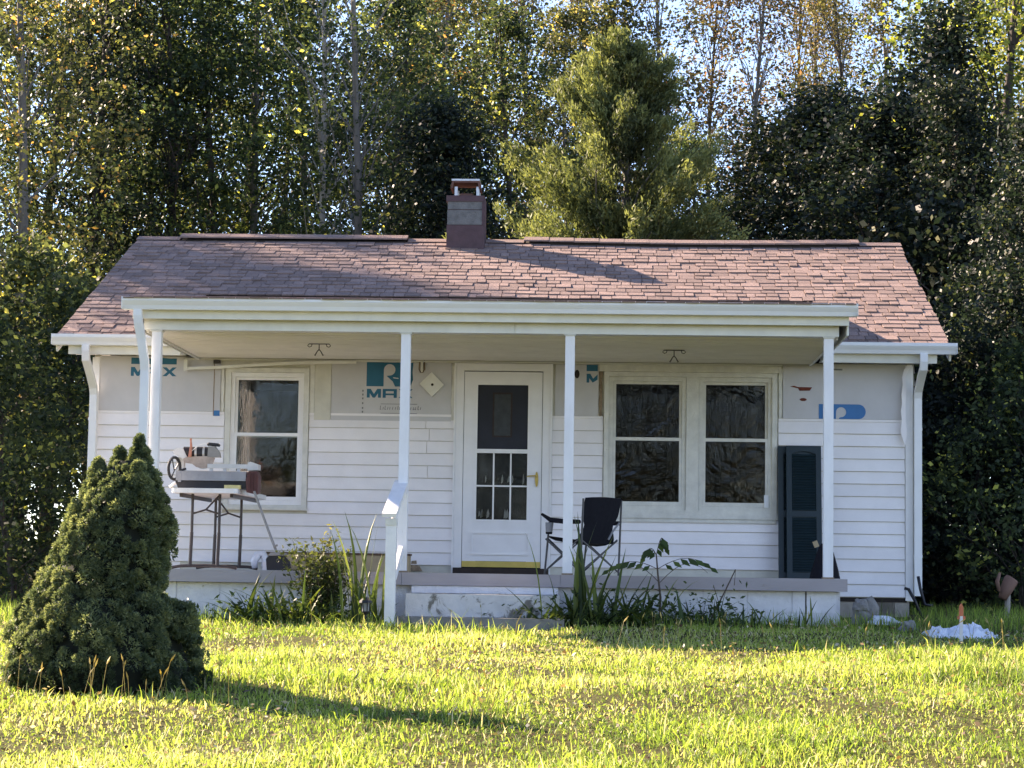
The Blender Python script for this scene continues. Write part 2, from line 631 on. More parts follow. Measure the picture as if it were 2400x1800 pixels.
# insulation boards laid open where the siding was taken off
panels = [(.055, 1.335, 2.165, 2.735), (2.50, 3.755, 2.09, 2.70), (4.835, 5.285, 2.165, 2.70), (7.19, 8.445, 2.165, 2.735)]
PN = []
for a, b_, c, d in panels:
    PN.append(MB().box(a, b_, -.014, -.001, c, d).build('insulation_board', 'insulation', house))


def flat(polys, y=-.0165, t=.0018):
    b = MB()
    for p in polys:
        b.prism(p, 'y', y, y + t)
    return b


def circ(cx, cz, r, a0=0, a1=360, n=18, ry=None):
    return [(cx + r * cos(radians(a0 + (a1 - a0) * i / n)), cz + (ry or r) * sin(radians(a0 + (a1 - a0) * i / n))) for i in range(n + 1)]


def letters_max(x0, z0, wd, h, which='MAX'):
    s = wd / 3.0
    out = []
    if 'M' in which:
        u = s * .92 / 10
        v = h / 10
        out.append([(x0 + a * u, z0 + b * v) for a, b in [(0, 0), (2.1, 0), (2.1, 5), (4.2, 0), (5.8, 0), (7.9, 5), (7.9, 0), (10, 0), (10, 10), (7.3, 10), (5, 4.2), (2.7, 10), (0, 10)]])
    if 'A' in which:
        u = s * .92 / 10
        v = h / 10
        x = x0 + s * 1.03
        out += [[(x + a * u, z0 + b * v) for a, b in q] for q in (
            [(0, 0), (2.2, 0), (2.2, 10), (0, 10)], [(7.8, 0), (10, 0), (10, 10), (7.8, 10)], [(2.2, 7.6), (7.8, 7.6), (7.8, 10), (2.2, 10)], [(2.2, 2.9), (7.8, 2.9), (7.8, 4.9), (2.2, 4.9)])]
    if 'X' in which:
        u = s * .92 / 10
        v = h / 10
        x = x0 + s * 2.06
        out.append([(x + a * u, z0 + b * v) for a, b in [(0, 0), (2.9, 0), (5, 3.2), (7.1, 0), (10, 0), (6.5, 5), (10, 10), (7.1, 10), (5, 6.8), (2.9, 10), (0, 10), (3.5, 5)]])
    return out


# left board: foot of the square and the word below it
flat([[(.386, 2.653), (.866, 2.653), (.866, 2.715), (.80, 2.712), (.72, 2.72), (.60, 2.713), (.386, 2.722)]]).build('print_bar', 'print_blue', PN[0])
flat(letters_max(.385, 2.528, .485, .093)).build('print_letters', 'print_blue', PN[0])
flat([[(1.268, 2.118), (1.333, 2.118), (1.333, 2.175), (1.268, 2.175)]], -.0167).build('print_square', 'print_sky_blue', PN[0])
MB().box(1.262, 1.270, -.017, -.001, 2.12, 2.70).build('batten', 'torn_wood', house)
# middle board: square with an R left out of it, MAX under it
X0, Z0, X1, Z1 = 2.866, 2.448, 3.352, 2.70
R_left = [(X0, Z0), (3.045, Z0), (3.045, Z1), (X0, Z1)]
bowl = circ(3.106, 2.622, .060, 180, -90, 16)
R_main = [(3.045, 2.6985), (3.045, 2.622)] + bowl[1:] + [(3.075, 2.558), (3.14, 2.50), (3.165, Z0), (3.27, Z0), (3.33, 2.462), (3.352, 2.52), (3.345, 2.60), (3.352, 2.6985)]
flat([R_left, R_main]).build('print_emblem', 'print_blue', PN[1])
flat([[(3.14, 2.545), (3.20, 2.538), (3.20, 2.527), (3.15, 2.533)]], -.0168).build('print_gap', 'insulation', PN[1])
flat(letters_max(2.872, 2.329, .482, .092)).build('print_letters', 'print_blue', PN[1])
tx = []
r9 = np.random.default_rng(4)
x = 3.01
while x < 3.45:                                  # faint small print, not readable in the photograph
    h = .028 if r9.random() < .75 else .042
    tx.append([(x, 2.205), (x + .006, 2.205), (x + .012, 2.205 + h), (x + .006, 2.205 + h)])
    if r9.random() < .6:
        tx.append([(x + .006, 2.205), (x + .016, 2.205), (x + .016, 2.211), (x + .006, 2.211)])
    x += .014 + .016 * r9.random()
for z in (2.165, 2.262):
    tx.append([(3.02, z), (3.40, z), (3.40, z + .005), (3.02, z + .005)])
for i, z in enumerate((2.39, 2.35, 2.31, 2.26, 2.21, 2.17)):
    tx.append([(2.823, z), (2.838, z), (2.838, z + .02), (2.823, z + .02)])
flat(tx).build('small_print', 'print_grey', PN[1])
# board right of the door: foot of the square, M cut off by the frame
flat([[(5.158, 2.632), (5.274, 2.632), (5.274, 2.698), (5.158, 2.698)]]).build('print_bar', 'print_blue', PN[2])
u, v = .0148, .0092
flat([[(5.159 + a * u, 2.512 + b * v) for a, b in [(0, 0), (1.9, 0), (1.9, 5), (4.3, 0), (7.7, 3.4), (7.7, 9.4), (4.6, 4.6), (2.6, 10), (0, 10)]]]).build('print_letters', 'print_blue', PN[2])
flat([circ(5.06, 2.60, .026, ry=.045)], -.0166).build('dark_hole', 'hole_dark', PN[2])
# right board: blue lozenge of the same emblem, two red tears
lo = [(7.558, 2.166), (7.735, 2.166), (7.735, 2.23)] + circ(7.787, 2.236, .052, 180, -70, 14)[1:] + [(7.77, 2.180), (7.765, 2.166), (7.96, 2.166)] + circ(7.965, 2.242, .075, -80, 90, 12, .076) + [(7.558, 2.318)]
flat([lo]).build('print_emblem', 'print_sky_blue', PN[3])
flat([[(7.262, 2.496), (7.30, 2.505), (7.345, 2.492), (7.49, 2.490), (7.465, 2.455), (7.36, 2.452), (7.345, 2.478), (7.295, 2.488)]]).build('torn_patch', 'tear_red', PN[3])
flat([circ(7.398, 2.362, .036, ry=.016, n=12)]).build('torn_patch', 'tear_red', PN[3])
flat([[(7.62, 2.67), (7.80, 2.668), (7.80, 2.685), (7.62, 2.69)]]).build('stain', 'print_grey', PN[3])
# bare boards and torn strips beside the openings
MB().box(2.325, 2.497, -.02, -.001, 2.09, 2.70).build('trim_board', 'board_bare', house)
MB().box(2.272, 2.322, -.014, -.001, 2.14, 2.70).build('trim_board', 'aged_trim', house)
for xa, za, zb in ((1.345, 2.17, 2.66), (5.292, 2.17, 2.68), (7.15, 2.17, 2.68), (3.757, 2.1, 2.68)):
    b = MB()
    pts = []
    kk = 9
    rr = np.random.default_rng(int(xa * 100))
    lft = [(xa + rr.normal(0, .004), za + (zb - za) * i / kk) for i in range(kk + 1)]
    rgt = [(xa + .030 + rr.normal(0, .004), za + (zb - za) * i / kk) for i in range(kk, -1, -1)]
    b.prism(lft + rgt, 'y', -.019, -.002)
    b.build('torn_strip', 'torn_wood' if xa == 5.292 else 'aged_trim', house)
MB().box(.96, 7.18, -.045, -.0005, 2.705, 2.7195).build('ceiling_trim', 'fascia_paint', house)
MB().box(5.29, 7.17, -.022, -.0005, 2.632, 2.704).build('header_board', 'aged_trim', house)
MB().box(2.50, 3.755, -.03, -.0005, 2.701, 2.7045).build('header_board', 'aged_trim', house)
# loose strip of trim sagging over the left window
b = MB()
pts = [(.985, 2.622), (1.3, 2.635), (1.7, 2.665), (2.1, 2.690), (2.5, 2.703), (2.76, 2.706)]
b.prism(pts + [(p[0], p[1] - .030) for p in reversed(pts)], 'y', -.085, -.065)
b.build('loose_trim', 'fascia_paint', house)
b = MB()
b.box(.955, .992, -.09, -.05, 2.58, 2.70)
b.build('trim_end', 'fascia_paint', house)
MB().box(1.262, 1.33, -.06, -.02, 2.665, 2.70).build('bracket', 'dark_iron', house)
# strip of siding folded loose at the right corner
b = MB()
Lx = [(8.462, 2.73), (8.425, 2.68), (8.405, 2.60), (8.412, 2.52), (8.398, 2.42), (8.404, 2.32), (8.392, 2.25), (8.402, 2.16), (8.392, 2.06), (8.396, 2.00), (8.436, 1.895)]
Rx = [(8.452, 1.985), (8.452, 2.06), (8.44, 2.14), (8.44, 2.3), (8.447, 2.45), (8.438, 2.6), (8.47, 2.67), (8.51, 2.73)]
b.prism(Lx + Rx, 'y', -.075, -.060)
b.build('folded_strip', 'siding_vinyl', house)

# concrete foundation under the house, one block at a time at the visible end
w = MB()
w.box(.04, XR - .04, .035, DEPTH - .04, -.3, .299)
found = w.build('foundation', 'mortar', house)
bl = MB().box(0, .392, -.015, .02, 0, .192).mesh('block', 'bare_block')
for r_ in range(2):
    for i, x0 in enumerate(np.arange(7.55 + (.2 if r_ else 0), 8.2, .40)):
        put('block', bl, found, (x0, .02, .10 - r_ * .2))
put('block', bl, found, (8.15, .02, .10), scale=(.85, 1, 1))
MB().box(7.5, 8.46, -.004, .03, .293, .336).build('starter_gap', 'hole_dark', house)

# ------------------------------------------------------------------ roof
w = MB()
ov = .33


def plane(z_off, x0, x1, ya, za, yb, zb, t):
    w.add([(x0, ya, za + z_off), (x1, ya, za + z_off), (x1, yb, zb + z_off), (x0, yb, zb + z_off),
           (x0, ya, za + z_off - t), (x1, ya, za + z_off - t), (x1, yb, zb + z_off - t), (x0, yb, zb + z_off - t)],
          [(0, 1, 2, 3), (4, 7, 6, 5), (0, 4, 5, 1), (2, 6, 7, 3), (0, 3, 7, 4), (1, 5, 6, 2)])


plane(-.012, -ov, XR + ov, EY, EZ, RY, RZ - .04, .09)
plane(-.012, -ov, XR + ov, 2 * RY - EY, EZ, RY, RZ, .09)
plane(-.012, .97, 7.58, GYF + .03, GZF - .01, JY, JZ + .01, .05)
roof = w.build('roof', 'roof_felt', house)

TABS = []
for wd in (.10, .125, .15, .175, .21):
    for th in (.006, .013):
        for tn in (.08, .35, .6, .9):
            e = .145
            TABS.append((wd, MB().add([(0, 0, th), (wd - .009, 0, th), (wd - .009, e * 1.12, .001), (0, e * 1.12, .001), (0, 0, -.004), (wd - .005, 0, -.004), (wd - .005, e * 1.12, -.004), (0, e * 1.12, -.004)],
                                      [(0, 1, 2, 3), (4, 7, 6, 5), (0, 4, 5, 1), (2, 6, 7, 3), (0, 3, 7, 4), (1, 5, 6, 2)], tn), th, tn))
TABM = [t[1].mesh('shingle', 'shingle') for t in TABS]
rs = np.random.default_rng(11)
rest = MB()
single = 0
E_ = .145


def sag(x, t):
    return -.028 * t * sin(pi * min(1, max(0, (x - 4.2) / 4.4))) if x > 4.2 else 0


def shingle_rows(ya, za, yb, zb, xfun, count_single, first=0, wob=.010):
    global single
    ang = atan2(zb - za, yb - ya)
    Ls = sqrt((yb - ya) ** 2 + (zb - za) ** 2)
    nrow = int(Ls / E_)
    for r in range(first, nrow):
        s = r * E_ - .02
        y0, z0 = ya + s * cos(ang), za + s * sin(ang)
        for xa, xb in xfun(y0):
            x = xa - rs.random() * .1
            while x < xb - .03:
                k = int(rs.integers(len(TABS)))
                wd = TABS[k][0]
                x0 = max(x, xa)
                x1 = min(x + wd, xb)
                if x1 - x0 > .03:
                    zz = z0 + sag((x0 + x1) / 2, (z0 - EZ) / (RZ - EZ)) + rs.normal(0, .0008)
                    yy = y0 + rs.normal(0, wob * .6)
                    if count_single and single < 300 and x1 - x0 > .085:
                        o = put('shingle', TABM[k], roof, (x0, yy, zz), (ang, 0, 0), ((x1 - x0) / wd, 1, 1))
                        single += 1
                    else:
                        V = [(x0 + p[0] * (x1 - x0) / wd, yy + p[1] * cos(ang) - p[2] * sin(ang), zz + p[1] * sin(ang) + p[2] * cos(ang)) for p in TABS[k][1].v]
                        rest.add(V, TABS[k][1].f, TABS[k][3])
                x += wd


shingle_rows(EY, EZ, RY, RZ, lambda y: [(-ov, .95), (7.60, XR + ov)] if y < JY - .02 else [(-ov, XR + ov)], True)
shingle_rows(GYF, GZF, JY, JZ, lambda y: [(.95, 7.60)], False)
tag(rest.build('shingle_field', 'shingle', roof), kind='stuff')
# back slope sheet
b = MB()
b.add([(-ov, RY, RZ + .004), (XR + ov, RY, RZ + .004), (XR + ov, 2 * RY - EY + .02, EZ), (-ov, 2 * RY - EY + .02, EZ)], [(0, 1, 2, 3)])
b.build('back_slope', 'shingle', roof)
# ridge vents: caps over a dark body that paints in their underside shadow
for nm, xa, xb in (('ridge_vent', .20, 2.96), ('ridge_vent', 4.36, 8.36)):
    v_ = MB()
    v_.prism([(RY - .118, RZ - .075), (RY - .118, RZ - .040), (RY, RZ + .008), (RY + .118, RZ - .040), (RY + .118, RZ - .075), (RY, RZ - .03)], 'x', xa + .02, xb - .02)
    vent = v_.build(nm, 'hole_dark', house)
    k = 0
    x = xa
    while x < xb - .02:
        x1 = min(x + .30, xb)
        sg = sag((x + x1) / 2, 1)
        MB().prism([(RY - .150, RZ - .020 + sg), (RY - .150, RZ - .002 + sg), (RY, RZ + .058 + sg), (RY + .135, RZ + .002), (RY + .135, RZ - .014), (RY, RZ + .038 + sg)], 'x', x, x1 - .004).build('ridge_cap', 'shingle', vent)
        x = x1
b = MB()
for xa, xb in ((-ov, .2), (2.96, 3.44), (3.9, 4.36), (8.36, XR + ov)):
    b.prism([(RY - .13, RZ - .045), (RY - .13, RZ - .037), (RY, RZ + .018), (RY + .13, RZ - .037), (RY + .13, RZ - .045), (RY, RZ + .006)], 'x', xa, xb)
b.build('ridge_strip', 'shingle', roof)
# rake boards, fascia, soffits
for x0 in (-ov - .003, XR + ov - .017):
    for ya, yb in ((EY, RY), (2 * RY - EY, RY)):
        d = Vector((0, yb - ya, RZ - EZ))
        MB().bar((x0 + .01, ya, EZ - .105), (x0 + .01, yb, RZ - .115), .02, .13).build('rake_board', 'fascia_paint', house)
for xa, xb in ((-.20, .97), (7.56, 8.72)):
    MB().box(xa, xb, EY + .0, EY + .025, 2.718, 2.83).build('fascia', 'fascia_paint', house)
    MB().box(xa, xb, EY + .027, -.001, 2.745, 2.755).build('soffit', 'ceiling_panel', house)

GP = [(0, .11), (0, 0), (-.082, 0), (-.086, .012), (-.094, .036), (-.110, .060), (-.12, .078), (-.12, .11), (-.110, .11), (-.110, .082), (-.074, .055), (-.070, .012), (-.008, .010), (-.008, .11)]


def gutter(x0, x1, y, z, slope=0):
    b = MB()
    b.prism([(y + p[0], z + p[1]) for p in GP], 'x', x0, x1)
    b.box(x0 - .003, x0, y - .12, y, z + .002, z + .112)
    b.box(x1, x1 + .003, y - .12, y, z + .002, z + .112)
    b.build('gutter', 'white_metal', house)


gutter(-.35, .975, EY - .002, 2.805)
gutter(7.56, 8.905, EY - .002, 2.805)
gutter(.935, 7.615, GYF + .115, 2.880)
# porch fascia (behind the gutter) and beam
b = MB()
b.box(1.015, 7.55, -2.812, -2.77, 2.805, 2.905)
b.build('porch_fascia', 'fascia_paint', house)
b = MB()
b.box(1.10, 4.52, -2.705, -2.59, 2.715, 2.83)
b.build('porch_beam', 'fascia_paint', house)
b = MB()
b.box(4.523, 7.47, -2.707, -2.59, 2.715, 2.83)
b.build('porch_beam', 'fascia_paint', house)
for sx in (1.02, 7.535):                 # closed ends of the porch roof
    b = MB()
    b.prism([(-2.768, 2.72), (-2.768, 2.915), (JY - .35, JZ - .06), (-.36, 2.86), (-.36, 2.72)], 'x', sx, sx + .018)
    b.build('porch_gable', 'fascia_paint', house)
# porch ceiling panels, lapped
ceil = MB().box(1.10, 7.47, -2.588, -.046, 2.742, 2.752).build('porch_ceiling', 'torn_wood', house)
k = 0
yy = -2.585
while yy < -.06:
    y1 = min(yy + .152, -.048)
    MB().add([(1.10, yy + .006, 2.716), (7.47, yy + .006, 2.716), (7.47, y1 - .007, 2.728), (1.10, y1 - .007, 2.728), (1.10, yy + .002, 2.740), (7.47, yy + .002, 2.740), (7.47, y1 - .007, 2.740), (1.10, y1 - .007, 2.740)],
             [(0, 3, 2, 1), (4, 5, 6, 7), (0, 1, 5, 4), (1, 2, 6, 5), (2, 3, 7, 6), (3, 0, 4, 7)]).build('ceiling_board', 'ceiling_panel', ceil)
    yy = y1
for xa in (1.095, 7.455):
    MB().box(xa, xa + .022, -2.58, -.05, 2.700, 2.7205).build('ceiling_edge', 'aged_trim', house)


def spout(pts, wx=.076, wy=.056, name='downspout'):
    b = MB()
    V, F = [], []
    for i, p in enumerate(pts):
        p = Vector(p)
        if i == 0:
            d = Vector(pts[1]) - p
        elif i == len(pts) - 1:
            d = p - Vector(pts[-2])
        else:
            d = Vector(pts[i + 1]) - Vector(pts[i - 1])
        d.normalize()
        ax = Vector((1, 0, 0))
        ax = (ax - d * ax.dot(d)).normalized()
        ay = d.cross(ax)
        for s, t in ((-1, -1), (-.86, -1.0), (.86, -1.0), (1, -1), (1, 1), (-1, 1)):
            V.append(p + ax * s * wx / 2 + ay * t * wy / 2)
        if i:
            a = (i - 1) * 6
            F += [(a + k, a + (k + 1) % 6, a + 6 + (k + 1) % 6, a + 6 + k) for k in range(6)]
    F += [(0, 1, 2, 3, 4, 5), tuple(range((len(pts) - 1) * 6 + 5, (len(pts) - 1) * 6 - 1, -1))]
    b.add(V, F)
    return b.build(name, 'white_metal', house)


spout([(.0, -.42, 2.81), (.0, -.42, 2.75), (.0, -.40, 2.66), (.01, -.24, 2.52), (.015, -.11, 2.40), (.015, -.075, 2.32), (.01, -.07, .42)])
spout([(8.575, -.42, 2.81), (8.575, -.42, 2.73), (8.575, -.40, 2.66), (8.57, -.24, 2.56), (8.565, -.11, 2.46), (8.565, -.075, 2.38), (8.565, -.07, .36)])
spout([(1.075, -2.87, 2.885), (1.075, -2.87, 2.83), (1.08, -2.855, 2.76), (1.10, -2.81, 2.62), (1.125, -2.765, 2.42), (1.128, -2.745, 2.33), (1.13, -2.745, .16)])
for x in (.01, 8.565):
    for z in (.75, 2.05):
        MB().box(x - .041, x + .041, -.101, -.04, z, z + .03).build('strap', 'white_metal', house)

# posts
for x0 in (1.172, 3.478, 4.985, 7.338):
    b = MB()
    b.box(x0, x0 + .086, PY - .043, PY + .043, FLOOR + .012, 2.714)
    po = b.build('post', 'post_paint', house)
    MB().box(x0 - .008, x0 + .094, PY - .05, PY + .05, FLOOR + .001, FLOOR + .016).build('post_foot', 'torn_wood', po)
    MB().box(x0 - .012, x0 + .098, PY - .055, PY + .055, 2.700, 2.7135).build('post_plate', 'aged_trim', po)

# ------------------------------------------------------------------ porch floor, blocks and step
deck = MB().box(1.02, 7.53, -2.70, -.021, .412, FLOOR - .001).build('porch_floor', 'deck_paint', house)
xx = 1.00
for x1 in (3.53, 4.97, 7.55):
    MB().box(xx, x1 - .003, -2.735, -2.702, .408, FLOOR + .001).build('edge_board', 'deck_paint', deck)
    xx = x1
pw = MB().box(1.075, 7.475, -2.638, -2.0, -.25, .40).build('porch_wall', 'block_paint', house)
bl1 = MB().box(.004, .396, -.016, .03, .004, .196).mesh('block', 'block_paint')
for r_ in range(3):
    off = 0 if r_ % 2 == 0 else .2
    x = 1.06 - off
    while x < 7.49:
        xa, xb = max(x, 1.06), min(x + .4, 7.49)
        if xb - xa > .06:
            put('block', bl1, pw, (xa, -2.63 + float(rs.normal(0, .0012)), .208 - .2 * r_), scale=((xb - xa) / .4, 1, 1))
        x += .4
# left and right faces of the porch wall
b = MB()
b.box(1.058, 1.074, -2.63, -.03, -.2, .405)
b.box(7.476, 7.492, -2.63, -.03, -.2, .405)
b.build('wall_return', 'block_paint', pw)
# cracked open joint
MB().box(7.178, 7.190, -2.648, -2.64, .02, .405).build('open_joint', 'hole_dark', pw)
b = MB()
b.box(3.60, 4.97, -3.06, -2.652, -.1, .335)
step = b.build('step', 'step_concrete', house)
MB().box(3.62, 4.95, -2.72, -2.653, .34, .404).build('step_riser', 'block_paint', house)
MB().box(3.55, 5.02, -3.42, -3.062, -.1, .135).build('lower_step', 'slab_concrete', house)

# ------------------------------------------------------------------ chimney
CX0, CX1, CY0, CY1 = 3.445, 3.895, 2.98, 3.40
b = MB()
b.box(CX0 + .012, CX1 - .012, CY0 + .012, CY1 - .012, 4.1, 5.0)
chim = b.build('chimney', 'chimney_paint', house)
MB().box(CX0, CX1, CY0, CY1, 4.2, 4.645).build('painted_base', 'chimney_paint', chim)
MB().box(CX0 + .006, CX1 - .03, CY0 + .003, CY1 - .005, 4.652, 4.828).build('block', 'chimney_block', chim)
MB().box(CX0 + .01, CX1 - .012, CY0 + .006, CY1 - .008, 4.837, 4.945).build('block', 'chimney_block', chim)
MB().box(CX0 - .008, CX1 - .004, CY0 - .004, CY1, 4.93, 5.003).build('crown', 'chimney_paint', chim)
MB().box(CX1 - .03, CX1 - .002, CY0 - .002, CY1 - .01, 4.648, 4.926).build('painted_edge', 'chimney_paint', chim)
for x0 in (CX0 + .085, CX1 - .105):
    MB().box(x0, x0 + .035, CY0 + .06, CY0 + .09, 5.003, 5.12).build('cap_leg', 'galvanised', chim)
    MB().box(x0, x0 + .035, CY1 - .09, CY1 - .06, 5.003, 5.12).build('cap_leg', 'galvanised', chim)
MB().box(CX0 + .15, CX1 - .15, CY0 + .12, CY1 - .12, 5.003, 5.05).build('flue', 'rust_metal', chim)
b = MB()
b.prism([(CX0 + .035, 5.095), (CX0 + .055, 5.185), (CX1 - .07, 5.185), (CX1 - .05, 5.095), (CX1 - .075, 5.095), (CX1 - .09, 5.165), (CX0 + .075, 5.165), (CX0 + .06, 5.095)], 'y', CY0 + .03, CY1 - .03)
b.build('cap_hood', 'rust_metal', chim)
MB().box(CX0 + .05, CX1 - .065, CY0 + .025, CY1 - .025, 5.186, 5.208).build('cap_plate', 'galvanised', chim)

# ------------------------------------------------------------------ windows


def frame4(b, x0, x1, z0, z1, wl, wt, y0, y1, wr=None, wb=None):
    wr = wl if wr is None else wr
    wb = wt if wb is None else wb
    b.box(x0, x0 + wl, y0, y1, z0, z1)
    b.box(x1 - wr, x1, y0, y1, z0, z1)
    b.box(x0 + wl, x1 - wr, y0, y1, z1 - wt, z1)
    b.box(x0 + wl, x1 - wr, y0, y1, z0, z0 + wb)
    return b


def window(x0, x1, z0, z1, film, railmat='white_trim'):
    """double-hung window: x0..x1, z0..z1 is the white frame"""
    b = MB()
    frame4(b, x0, x1, z0, z1, .042, .045, -.006, .06)
    wnd = b.build('window', railmat, house)
    zm = (z0 + z1) / 2 + .04
    gm = 'film_glass' if film else 'window_glass'
    up = frame4(MB(), x0 + .043, x1 - .043, zm - .025, z1 - .046, .028, .03, .018, .043, wb=.034).build('sash', railmat, wnd)
    MB().box(x0 + .066, x1 - .066, .028, .031, zm, z1 - .07).build('pane', gm, wnd)
    lo = frame4(MB(), x0 + .043, x1 - .043, z0 + .046, zm + .02, .026, .034, -.004, .016, wb=.04).build('sash', 'saw_grey' if film is None else railmat, wnd)
    MB().box(x0 + .062, x1 - .062, .004, .007, z0 + .08, zm - .01).build('pane', gm, wnd)
    return wnd


# left window with casing
b = MB()
frame4(b, 1.392, 2.268, 1.150, 2.625, .055, .045, -.03, -.0005)
b.box(1.36, 2.28, -.06, -.0305, 1.142, 1.172)
b.build('window_casing', 'aged_trim', house)
window(1.448, 2.222, 1.198, 2.578, False)
b = MB()
frame4(b, 5.345, 7.130, 1.155, 2.628, .05, .045, -.03, -.0005)
b.box(6.195, 6.325, -.022, -.0005, 1.2, 2.583)
b.build('window_casing', 'aged_trim', house)
b = MB()
b.box(5.30, 7.14, -.05, -.0305, 1.115, 1.175)
b.build('window_sill', 'aged_trim', house)
MB().box(5.33, 7.12, -.035, -.020, 1.075, 1.113).build('sill_apron', 'aged_trim', house)
window(5.397, 6.193, 1.201, 2.581, True, 'aged_trim')
window(6.327, 7.080, 1.201, 2.581, True, 'aged_trim')
MB().box(7.00, 7.045, -.02, -.007, 1.24, 1.37).build('window_tag', 'white_metal', house)
# what hangs inside
b = MB()
for (x0, x1, mt) in ((1.50, 1.63, 'c'),):
    n_ = 10
    P = [(x0 + (x1 - x0) * i / n_, .16 + .012 * sin(i * 2.2)) for i in range(n_ + 1)]
    for i in range(n_):
        z_lo = 1.2 + (.35 if i > 6 else 0)
        b.add([(P[i][0], P[i][1], z_lo), (P[i + 1][0], P[i + 1][1], z_lo), (P[i + 1][0] - .02, P[i + 1][1], 2.45), (P[i][0], P[i][1], 2.5)], [(0, 1, 2, 3)])
cur = b.build('curtain', 'curtain_white')
tag(cur, 'white curtain pulled aside inside the left window', 'curtain')
for xx, lb in ((5.42, 'dark blanket hung behind the middle window beside the camp chair'), (6.35, 'dark blanket hung behind the window next to the green shutter')):
    b = MB()
    for i in range(14):
        xa, xb = xx + i * .053, xx + (i + 1) * .053
        ya, yb = .20 + .015 * sin(i * 1.9), .20 + .015 * sin((i + 1) * 1.9)
        b.add([(xa, ya, 1.18), (xb, yb, 1.18), (xb, yb, 2.6), (xa, ya, 2.6)], [(0, 1, 2, 3)])
    tag(b.build('blanket', 'blanket'), lb, 'blanket')

# ------------------------------------------------------------------ door
b = MB()
b.box(3.803, 3.888, -.035, .02, FLOOR + .06, 2.70)
b.box(4.709, 4.790, -.035, .02, FLOOR + .06, 2.70)
b.box(3.888, 4.709, -.035, .02, 2.622, 2.70)
b.build('door_frame', 'door_white', house)
b = MB()
b.box(3.786, 3.802, -.045, -.0005, FLOOR, 2.70)
b.box(4.791, 4.808, -.045, -.0005, FLOOR, 2.70)
b.build('door_channel', 'white_trim', house)
MB().box(3.803, 4.79, -.06, .1, FLOOR, FLOOR + .058).build('threshold', 'threshold', house)
b = MB()
b.box(3.893, 4.033, -.03, -.002, .587, 2.612)
b.box(4.556, 4.703, -.03, -.002, .587, 2.612)
b.box(4.033, 4.556, -.03, -.002, 2.476, 2.612)
b.box(4.033, 4.556, -.03, -.002, 1.766, 1.806)
b.box(4.033, 4.556, -.03, -.002, .650, 1.078)
sd = b.build('storm_door', 'door_white', house)
frame4(MB(), 3.99, 4.592, .712, .948, .016, .016, -.046, -.0302).build('kick_panel', 'door_white', sd)
frame4(MB(), 4.012, 4.577, 1.79, 2.495, .02, .018, -.036, -.0302).build('glazing_bead', 'white_trim', sd)
frame4(MB(), 4.012, 4.577, 1.058, 1.785, .02, .018, -.0362, -.0302).build('glazing_bead', 'white_trim', sd)
MB().box(4.033, 4.556, -.016, -.013, 1.080, 1.764).build('pane', 'window_glass', sd)
MB().box(4.033, 4.556, -.012, -.010, 1.808, 2.474).build('screen', 'door_navy', sd)
MB().box(4.205, 4.375, -.0138, -.0122, 1.95, 2.38).build('door_lite', 'door_lite', sd)
frame4(MB(), 4.188, 4.392, 1.932, 2.398, .016, .016, -.0146, -.0122).build('lite_frame', 'threshold', sd)
for x0 in (4.200, 4.377):
    MB().box(x0, x0 + .016, -.022, -.017, 1.079, 1.765).build('muntin', 'white_trim', sd)
MB().box(4.033, 4.556, -.0225, -.0172, 1.418, 1.434).build('muntin', 'white_trim', sd)
MB().box(3.893, 4.703, -.034, -.0025, .588, .648).build('door_sweep', 'sweep_yellow', sd)
b = MB()
b.prism(circ(4.656, 1.50, .017, 0, 360, 12, .08), 'y', -.042, -.030)
hd = b.build('door_handle', 'brass', sd)
b = MB()
b.tube([(4.65, -.045, 1.535), (4.65, -.07, 1.535), (4.60, -.075, 1.533), (4.555, -.068, 1.528)], [.008, .008, .007, .006])
b.build('lever', 'brass', sd)
MB().box(3.87, 4.73, .05, .09, FLOOR + .01, 2.655).build('front_door', 'door_navy', house)
# little white shapes hung behind the lower pane
rl = np.random.default_rng(3)
b = MB()
for i in range(13):
    cx, cz = rl.uniform(4.05, 4.53), rl.choice([1.14, 1.45, 1.50])
    hw, hh = rl.uniform(.006, .018), rl.uniform(.03, .06)
    b.prism([(cx - hw, cz - hh), (cx + hw * .6, cz - hh * .7), (cx + hw, cz), (cx + hw * .2, cz + hh), (cx - hw * .7, cz + hh * .2)], 'y', -.006, -.004)
b.build('lace', 'lace', sd)

# diamond plate and loose wire tube beside the door
b = MB()
b.prism([(3.424, 2.478), (3.547, 2.602), (3.680, 2.468), (3.553, 2.345)], 'y', -.04, -.0145)
dm = b.build('mounting_plate', 'fascia_paint', house)
b = MB()
b.prism(circ(3.556, 2.470, .014, 0, 360, 12), 'y', -.0415, -.0402)
b.build('screw_hole', 'hole_dark', dm)
b = MB()
b.box(3.435, 3.455, -.05, -.02, 2.60, 2.72)
b.build('trim_end', 'aged_trim', house)
b = MB()
b.tube([(3.42, -.03, 2.72), (3.415, -.035, 2.63), (3.43, -.04, 2.60), (3.455, -.04, 2.60), (3.472, -.035, 2.63), (3.468, -.03, 2.73)], .007, 5)
b.build('cable', 'torn_wood', house)
# broken corner of siding next to the door
b = MB()
b.prism([(3.30, .535), (3.30, .57), (3.36, .575), (3.375, .64), (3.425, .645), (3.43, .60), (3.46, .585), (3.49, .535)], 'y', -.0245, -.021)
b.build('broken_patch', 'torn_wood', house)

